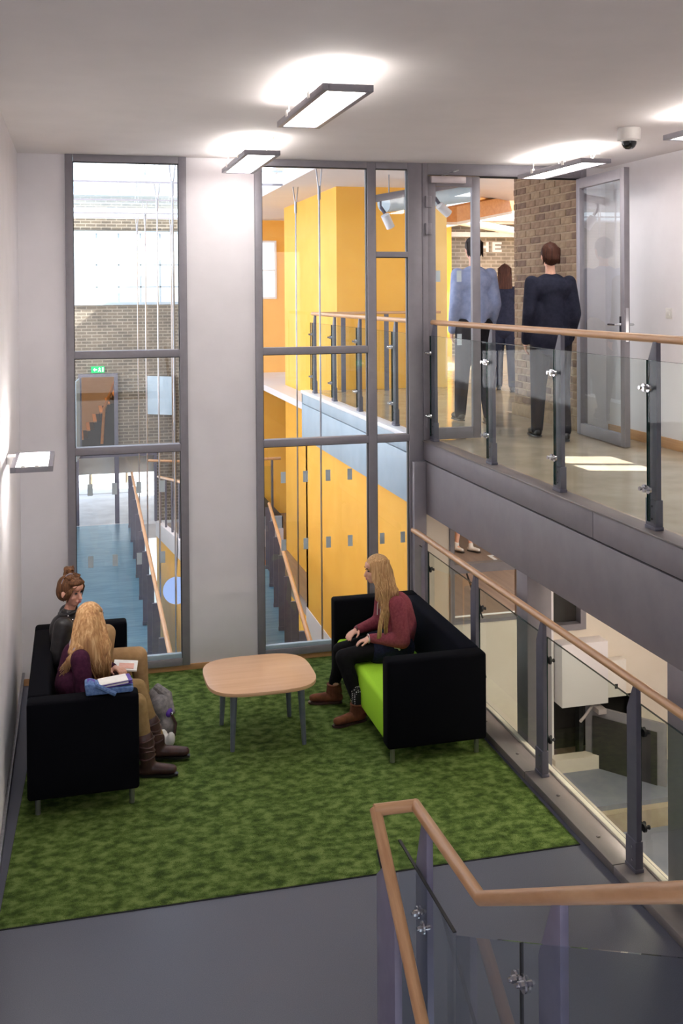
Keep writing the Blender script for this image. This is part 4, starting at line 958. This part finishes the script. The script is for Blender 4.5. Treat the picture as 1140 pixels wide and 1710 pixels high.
# ---------------------------------------------------------------- woman with the bun (left sofa, far)
def woman_bun():
    t = thing('person', 'seated person with an auburn hair bun in a black leather jacket and khaki trousers', 'person', (.40, -1.12, .40))
    J = dict(pel=(.40, -1.12, .515), waist=(.375, -1.12, .62), chest=(.355, -1.12, .775), neck=(.370, -1.12, .895), headbase=(.392, -1.12, .955),
             shL=(.365, -.965, .845), elL=(.44, -.90, .64), wrL=(.60, -1.0, .60), shR=(.335, -1.275, .84), elR=(.295, -1.315, .635), wrR=(.50, -1.25, .60),
             hipL=(.42, -1.05, .49), knL=(.86, -.99, .495), anL=(.90, -.95, .11), toeL=(1.07, -.93, .045),
             hipR=(.42, -1.19, .49), knR=(.63, -1.14, .725), anR=(.615, -1.16, .455), toeR=(.73, -1.16, .445))
    J = {k: Vector(v) for k, v in J.items()}; s = .93
    M = head_frame((.388, -1.125, 1.045), math.radians(-42), .14)
    body = limb_body(J, .86)+head_prims(M, s)+hand_prims(J['wrL'], (.8, -.35, -.3), (0, 0, 1), .6, .88, -1)+hand_prims(J['wrR'], (.9, .25, -.1), (0, 0, 1), .6, .88, 1)
    b = soft('body', body, 'skin_pink', t, .0062, 3); face_parts(M, s, b)
    P = chain([J['pel'], J['waist'], J['chest'], J['neck']-Vector((0, 0, .02))], [.115, .118, .122, .062])
    P += [ell((.365, -1.12, .80), (.095, .165, .10)), ell((.385, -1.12, .60), (.11, .165, .12))]
    P += chain([J['shL'], J['elL'], J['wrL']], [.066, .054, .038])+chain([J['shR'], J['elR'], J['wrR']], [.070, .058, .040])
    soft('jacket', P, 'black_leather', t, .011, 4)
    obj('collar', MB().tube([Vector((.372+.062*math.cos(a), -1.12+.066*math.sin(a), .898+.012*math.cos(a))) for a in [math.radians(q) for q in range(40, 331, 15)]], .014, 8), 'black_leather', t, sm=True)
    for p in ((.37, -1.285, .915), (.40, -1.275, .885), (.45, -1.19, .82)): obj('stud', MB().add(*ell(p, (.006, .006, .006))), 'chrome', t)
    P = []
    for k in 'LR': P += chain([J['hip'+k], J['hip'+k]*.45+J['kn'+k]*.55, J['kn'+k], J['kn'+k]*.5+J['an'+k]*.5, J['an'+k]+Vector((0, 0, .02))], [.100, .084, .068, .056, .050])
    P.append(ell((.41, -1.12, .495), (.11, .17, .085)))
    soft('trousers', P, 'khaki_cotton', t, .011, 4)
    for k in 'LR': shoe('shoe', J['an'+k]-Vector((0, 0, .015 if k == 'R' else 0)), J['toe'+k], 'brown_leather', t, .06, .9)
    # hair with fringe and bun
    P = [ell((-.024*s, 0, .030*s), (.098*s, .084*s, .090*s), M), ell((-.06*s, 0, -.01*s), (.062*s, .074*s, .085*s), M), ell((.034*s, .0, .080*s), (.062*s, .066*s, .032*s), M)]
    bun = M @ Vector((-.075, .045, .110)); P += [ell(bun, (.036, .036, .032)), ell(bun+Vector((-.012, 0, .018)), (.026, .026, .024))]
    rnd = random.Random(9); paths = []
    for i in range(34):                 # fringe swept from the parting down to the temples
        q = i/33; side = -1 if q < .68 else 1; w_ = q/.68 if side < 0 else (q-.68)/.32
        a = M @ Vector((.050, .020, .108)); y1 = .02+side*(.012+.058*w_)*.6
        b_ = M @ Vector((.078-.018*w_, y1, .078-.012*w_)); c = M @ Vector((.060-.040*w_+.012, side*(.058+.016*w_), .040-.02*w_)); d_ = M @ Vector((.045-.045*w_, side*(.070+.006*w_), -.015-.045*rnd.random()))
        paths.append([a, b_, c, d_])
    for i in range(30):
        a = rnd.uniform(0, 2*PI); paths.append([M @ Vector((.03*math.cos(a), .076*math.sin(a), .10)), M @ Vector((-.05, .06*math.sin(a)+.01, .105)), bun])
    soft('hair', P, 'hair_auburn', t, .009, 4, strands(paths, .0055, .0025))
    bn = MB()
    for k in range(3): bn.tube([bun+Vector((.030*math.cos(a+k), .032*math.sin(a+k*2), .022*math.sin(a*1.5+k))) for a in [q*.55 for q in range(12)]], .010, 6)
    obj('hair_bun', bn, 'hair_auburn', t, sm=True)
    obj('hair_band', MB().tube([M @ Vector((-.030, .076*math.cos(a), .032+.084*math.sin(a))) for a in [math.radians(q) for q in range(20, 161, 14)]], .0028, 6), 'grey_collar', t)
woman_bun()

# ---------------------------------------------------------------- woman with her back turned (left sofa, near)
def woman_back():
    t = thing('person', 'seated person seen from behind with wavy strawberry-blonde hair and plum top', 'person', (.42, -1.70, .40))
    J = dict(pel=(.42, -1.70, .51), waist=(.41, -1.70, .62), chest=(.445, -1.69, .76), neck=(.49, -1.68, .875), headbase=(.51, -1.675, .93),
             shL=(.475, -1.545, .805), elL=(.58, -1.48, .62), wrL=(.655, -1.58, .63), shR=(.445, -1.845, .80), elR=(.475, -1.90, .59), wrR=(.64, -1.78, .60),
             hipL=(.44, -1.62, .49), knL=(.815, -1.66, .505), anL=(.945, -1.665, .115), toeL=(1.125, -1.705, .060),
             hipR=(.44, -1.78, .49), knR=(.80, -1.86, .485), anR=(.865, -1.875, .10), toeR=(1.02, -1.915, .045))
    J = {k: Vector(v) for k, v in J.items()}; s = .92
    M = head_frame((.515, -1.672, 1.005), math.radians(52), .12)
    body = limb_body(J, .86)+head_prims(M, s)+hand_prims(J['wrL'], (.5, -.6, .1), (0, 0, 1), .8, .88, -1)+hand_prims(J['wrR'], (.6, .75, .12), (0, 0, 1), .7, .88, 1)
    b = soft('body', body, 'skin', t, .0062, 3); face_parts(M, s, b)
    P = chain([J['pel'], J['waist'], J['chest'], J['neck']-Vector((0, 0, .03))], [.125, .125, .125, .06])
    P += [ell((.405, -1.70, .60), (.125, .175, .13)), ell((.44, -1.69, .76), (.105, .165, .10))]
    P += chain([J['shL'], J['elL'], J['wrL']], [.066, .056, .036])+chain([J['shR'], J['elR'], J['wrR']], [.064, .058, .038])
    soft('sweater', P, 'plum_knit', t, .011, 5)
    soft('collar', chain([(.42, -1.80, .845), (.41, -1.74, .865), (.42, -1.66, .87), (.44, -1.60, .855)], [.030, .036, .036, .030]), 'grey_collar', t, .010, 3)
    P = []
    for k in 'LR': P += chain([J['hip'+k], J['hip'+k]*.45+J['kn'+k]*.55, J['kn'+k], J['kn'+k]*.55+J['an'+k]*.45, J['an'+k]+Vector((0, 0, .06))], [.100, .082, .064, .056, .042])
    P.append(ell((.43, -1.70, .49), (.11, .175, .085)))
    soft('leggings', P, 'tan_legging', t, .011, 4)
    for k in 'LR':
        top = J['an'+k]*.60+J['kn'+k]*.40
        bt = shoe('boot', J['an'+k], J['toe'+k], 'brown_leather', t, .10, 1.0, 'black_shoe', top, .05)
        c0 = J['an'+k]; dd = (Vector(top)-c0)
        for q in (.25, .5, .75, 1.0):
            cc_ = c0+dd*q; r0 = .050+.016*q; obj('crease', MB().tube([cc_+Vector((r0*math.cos(a*PI/8), r0*math.sin(a*PI/8), .008*math.sin(a*PI/4+q*9))) for a in range(17)], .006, 6), 'brown_leather', bt, sm=True)
    obj('bracelet', MB().tube([(.638+.012*math.cos(a*PI/8), -1.785+.034*math.cos(a*PI/8), .60+.036*math.sin(a*PI/8)) for a in range(17)], .006, 6), 'grey_collar', t)
    P = [ell((-.02*s, 0, .026*s), (.105*s, .092*s, .096*s), M), ell((-.045*s, 0, -.04*s), (.085*s, .092*s, .12*s), M)]
    P += chain([(.50, -1.73, 1.0), (.50, -1.77, .90), (.53, -1.78, .80), (.57, -1.78, .70), (.60, -1.77, .64)], [.075, .078, .068, .050, .026])
    P += chain([(.47, -1.70, .98), (.44, -1.76, .88), (.40, -1.79, .83)], [.07, .058, .035])
    P += chain([(.55, -1.70, .98), (.575, -1.72, .88), (.60, -1.72, .76)], [.06, .062, .04])
    rnd = random.Random(5); paths = []
    for i in range(95):
        u_ = rnd.uniform(-1, 1); ph = rnd.uniform(0, 6)
        p0 = Vector((.512+.085*u_*.9, -1.672-.075*math.sqrt(max(0, 1-u_*u_)), 1.07-.03*u_*u_))
        p1 = Vector((.508+.10*u_, -1.775+.03*u_*u_, .95)); 
        p2 = Vector((.515+.11*u_+.02*math.sin(ph), -1.835+.04*abs(u_), .86)); p3 = Vector((.545+.085*u_+.018*math.sin(ph+2), -1.84+.03*rnd.random(), .76)); p4 = Vector((.575+.055*u_+.012*math.sin(ph+4), -1.83+.03*rnd.random(), rnd.uniform(.62, .70)))
        if u_ < -.45: p2 = Vector((.42+.05*rnd.random(), -1.83, .87)); p3 = Vector((.36+.06*rnd.random(), -1.845, .81)); p4 = Vector((.315+.07*rnd.random(), -1.85, rnd.uniform(.70, .78)))
        paths.append([p0, p1, p2, p3, p4])
    soft('hair', P, 'hair_strawberry', t, .010, 5, strands(paths, .0075, .003))
woman_back()

# ---------------------------------------------------------------- walkers on the landing
def walker(label, x, y, zf, H, yaw, top_mat, leg_mat, hair, shoe_mat='black_shoe', long_hair=False, coat=False, stride=.22, bare_legs=False, skirt=None, build=1.0):
    t = thing('person', label, 'person', (x, y, zf)); k = H/1.78; R = Matrix.Translation((x, y, zf)) @ Matrix.Rotation(yaw, 4, 'Z') @ Matrix.Scale(k, 4)
    def V(a, b, c): return R @ Vector((a, b, c))     # local +x forward, +y left
    J = dict(pel=V(0, 0, .95), waist=V(.0, 0, 1.10), chest=V(.02, 0, 1.33), neck=V(.01, 0, 1.50), headbase=V(.02, 0, 1.58),
             shL=V(0, .165*build, 1.425), elL=V(-.05, .205*build, 1.14), wrL=V(.05, .205*build, .90), shR=V(.02, -.165*build, 1.425), elR=V(-.02, -.205*build, 1.14), wrR=V(.10, -.19*build, .91),
             hipL=V(0, .085, .92), knL=V(stride*.55, .09, .50), anL=V(stride, .085, .10), toeL=V(stride+.16, .10, .045),
             hipR=V(0, -.085, .92), knR=V(-stride*.1, -.09, .50), anR=V(-stride*.8, -.085, .125), toeR=V(-stride*.8+.14, -.10, .045))
    s = k
    M = head_frame(V(.035, 0, 1.665), yaw, .05)
    body = limb_body(J, k)+head_prims(M, s*.98)
    for q, sg_ in (('L', -1), ('R', 1)): body += hand_prims(J['wr'+q], (J['wr'+q]-J['el'+q]).normalized()+R.to_3x3() @ Vector((.2, 0, -.3)), R.to_3x3() @ Vector((0, -sg_, 0)), .5, .95*k, sg_)
    b = soft('body', body, 'skin', t, .009, 3); face_parts(M, s*.98, b)
    w = build
    P = chain([J['pel'], J['waist'], J['chest'], J['neck']-Vector((0, 0, .045))], [.125*k*w, .12*k*w, .125*k*w, .066*k])
    rot = R.to_3x3().to_4x4(); 
    P += [ell((0, 0, 1.36), (.115, .185*w, .13), R), ell((0, 0, 1.12), (.115, .175*w, .20), R), ell((.0, 0, 1.45), (.065, .12*w, .06), R)]
    P += chain([J['shL'], J['elL'], J['wrL']], [.066*k, .058*k, .045*k])+chain([J['shR'], J['elR'], J['wrR']], [.066*k, .058*k, .045*k])
    if coat: P += [ell((-.01, 0, .92), (.13, .19*w, .18), R)]
    soft('jacket' if coat else 'shirt', P, top_mat, t, .014, 5)
    if bare_legs:
        soft('shorts', [ell((0, 0, .88), (.12, .17, .14), R)]+chain([J['hipL'], J['hipL']*.5+J['knL']*.5], [.10*k, .09*k])+chain([J['hipR'], J['hipR']*.5+J['knR']*.5], [.10*k, .09*k]), leg_mat, t, .014, 4)
    else:
        P = [ell((0, 0, .93), (.12, .165*w, .12), R)]
        for q in 'LR': P += chain([J['hip'+q], J['kn'+q], J['an'+q]-Vector((0, 0, .02))], [.105*k*w, .075*k, .056*k])
        soft('trousers', P, leg_mat, t, .014, 4)
    for q in 'LR': shoe('shoe', J['an'+q], J['toe'+q], shoe_mat, t, .05, k)
    h = [ell((-.022*s, 0, .032*s), (.098*s, .084*s, .092*s), M), ell((-.058*s, 0, -.015*s), (.060*s, .076*s, .080*s), M)]
    if long_hair: h += [ell((-.06*s, 0, -.10*s), (.066*s, .098*s, .15*s), M), ell((-.065*s, 0, -.20*s), (.055*s, .105*s, .10*s), M)]
    rnd = random.Random(int(x*100)); paths = []
    for i in range(60):
        a = rnd.uniform(.7, 5.58) if long_hair else rnd.uniform(1.9, 4.38); zz = (-.22 if long_hair else -.06)*s
        paths.append([M @ Vector((-.03*s, 0, .122*s)), M @ Vector((-.02*s+.085*s*math.cos(a), .088*s*math.sin(a), .06*s)), M @ Vector((-.03*s+.080*s*math.cos(a), (.10 if long_hair else .084)*s*math.sin(a), zz+rnd.uniform(-.02, .02)))])
    soft('hair', h, hair, t, .010, 4, strands(paths, .008*s, .004*s))
    return t
walker('standing person in a dark navy suit with short brown hair beside the open door', 4.50, -.30, FT, 1.74, math.radians(80), 'navy_suit', 'dark_suit', 'hair_brown', coat=True, build=1.06, stride=.18)
walker('walking person in a pale blue shirt behind the closed door leaf', 4.28, .95, FT, 1.86, math.radians(86), 'blue_shirt', 'dark_suit', 'hair_dark', build=1.0, stride=.2)
walker('walking person with long brown hair and a navy jacket, farthest of the three', 5.93, 4.0, FT, 1.68, math.radians(70), 'navy_suit', 'navy_suit', 'hair_brown', long_hair=True, coat=True, stride=.2)
walker('bare-legged person in white shoes on the sports hall floor', 6.72, 7.62, GZ, 1.70, math.radians(-60), 'blue_shirt', 'navy_denim', 'hair_brown', 'white_shoe', bare_legs=True, stride=.1)

# ================================================================== SMALL THINGS BY THE SOFA
mottled('blue_denim', (70, 98, 148), (104, 132, 178), 60, .85, bs=.2); mottled('purple_card', (72, 34, 140), (84, 44, 152), 10, .5); mottled('grey_canvas', (108, 104, 104), (136, 130, 128), 40, .85, bs=.25); mottled('paper', (226, 222, 216), (236, 232, 226), 20, .8)
db = thing('tote_bag', 'blue denim tote bag resting on the sofa arm', 'bag', (.62, -2.17, .70))
obj('bag_body', MB().prism([(.475, -2.245, .704), (.755, -2.245, .704), (.762, -2.24, .735), (.60, -2.24, .742), (.50, -2.235, .775), (.468, -2.24, .770)], (0, .115, 0)), 'blue_denim', db, .010)
obj('lining', MB().prism([(.485, -2.22, .765), (.53, -2.22, .758), (.53, -2.15, .762), (.485, -2.15, .775)], (0, 0, .006)), 'purple_card', db)
obj('strap', MB().tube([(.535, -2.20, .762), (.545, -2.255, .765), (.60, -2.262, .735), (.65, -2.255, .706)], .014, 8), 'blue_denim', db, sm=True)
bk = thing('notebook', 'purple notebook with white pages in the denim bag', 'book', (.65, -2.15, .76))
Mb = Matrix.Translation((.650, -2.17, .744)) @ Matrix.Rotation(.12, 4, 'Z') @ Matrix.Rotation(-.06, 4, 'Y')
c_ = MB(); [c_.add([Mb @ Vector(v) for v in B(-.10, .10, -.06, .06, a, b).v], B(0, 1, 0, 1, 0, 1).f) for a, b in ((0, .004), (.016, .020))]
obj('cover', c_, 'purple_card', bk); q_ = MB(); q_.add([Mb @ Vector(v) for v in B(-.096, .075, -.057, .057, .0045, .0245).v], B(0, 1, 0, 1, 0, 1).f); obj('pages', q_, 'paper', bk)
bp_ = thing('backpack', 'slumped grey canvas backpack on the carpet behind the brown boots', 'bag', (1.0, -1.25, .012))
P = [ell((.99, -1.22, .12), (.10, .14, .11)), ell((1.0, -1.26, .20), (.085, .11, .09)), ell((1.03, -1.33, .09), (.06, .08, .08)), ell((.98, -1.12, .24), (.06, .08, .06))]
soft('bag_body', P, 'grey_canvas', bp_, .012, 4)
obj('flap', MB().tube([(.98, -1.12, .30), (1.05, -1.22, .27), (1.075, -1.33, .18)], [.03, .035, .02], 10), 'grey_canvas', bp_, sm=True)
obj('opening', MB().add(*ell((1.045, -1.32, .19), (.035, .05, .035))), 'purple_card', bp_, sm=True)
obj('strap', MB().tube([(1.06, -1.36, .20), (1.095, -1.36, .12), (1.08, -1.40, .05)], .010, 6), 'brown_leather', bp_, sm=True)
obj('buckle', MB().add(*ell((1.07, -1.365, .195), (.012, .012, .012))), 'chrome', bp_, sm=True)
pbg = thing('paper_bag', 'crumpled white paper bag beside the boots', 'bag', (1.02, -1.50, .012))
soft('bag_body', [ell((1.02, -1.50, .055), (.05, .06, .045)), ell((1.045, -1.54, .09), (.03, .03, .05)), ell((1.0, -1.46, .08), (.03, .04, .05))], 'paper', pbg, .012, 1)
mg = thing('magazine', 'pale magazine lying on the lap between the seated pair', 'magazine', (.72, -1.42, .57))
obj('pages', MB().prism([(.66, -1.48, .575), (.82, -1.50, .560), (.84, -1.32, .565), (.68, -1.30, .580)], (0, 0, .010)), 'paper', mg)
obj('cover_picture', MB().prism([(.70, -1.46, .5835), (.80, -1.475, .5745), (.81, -1.38, .577), (.71, -1.37, .5865)], (0, 0, .002)), 'skin_pink', mg)
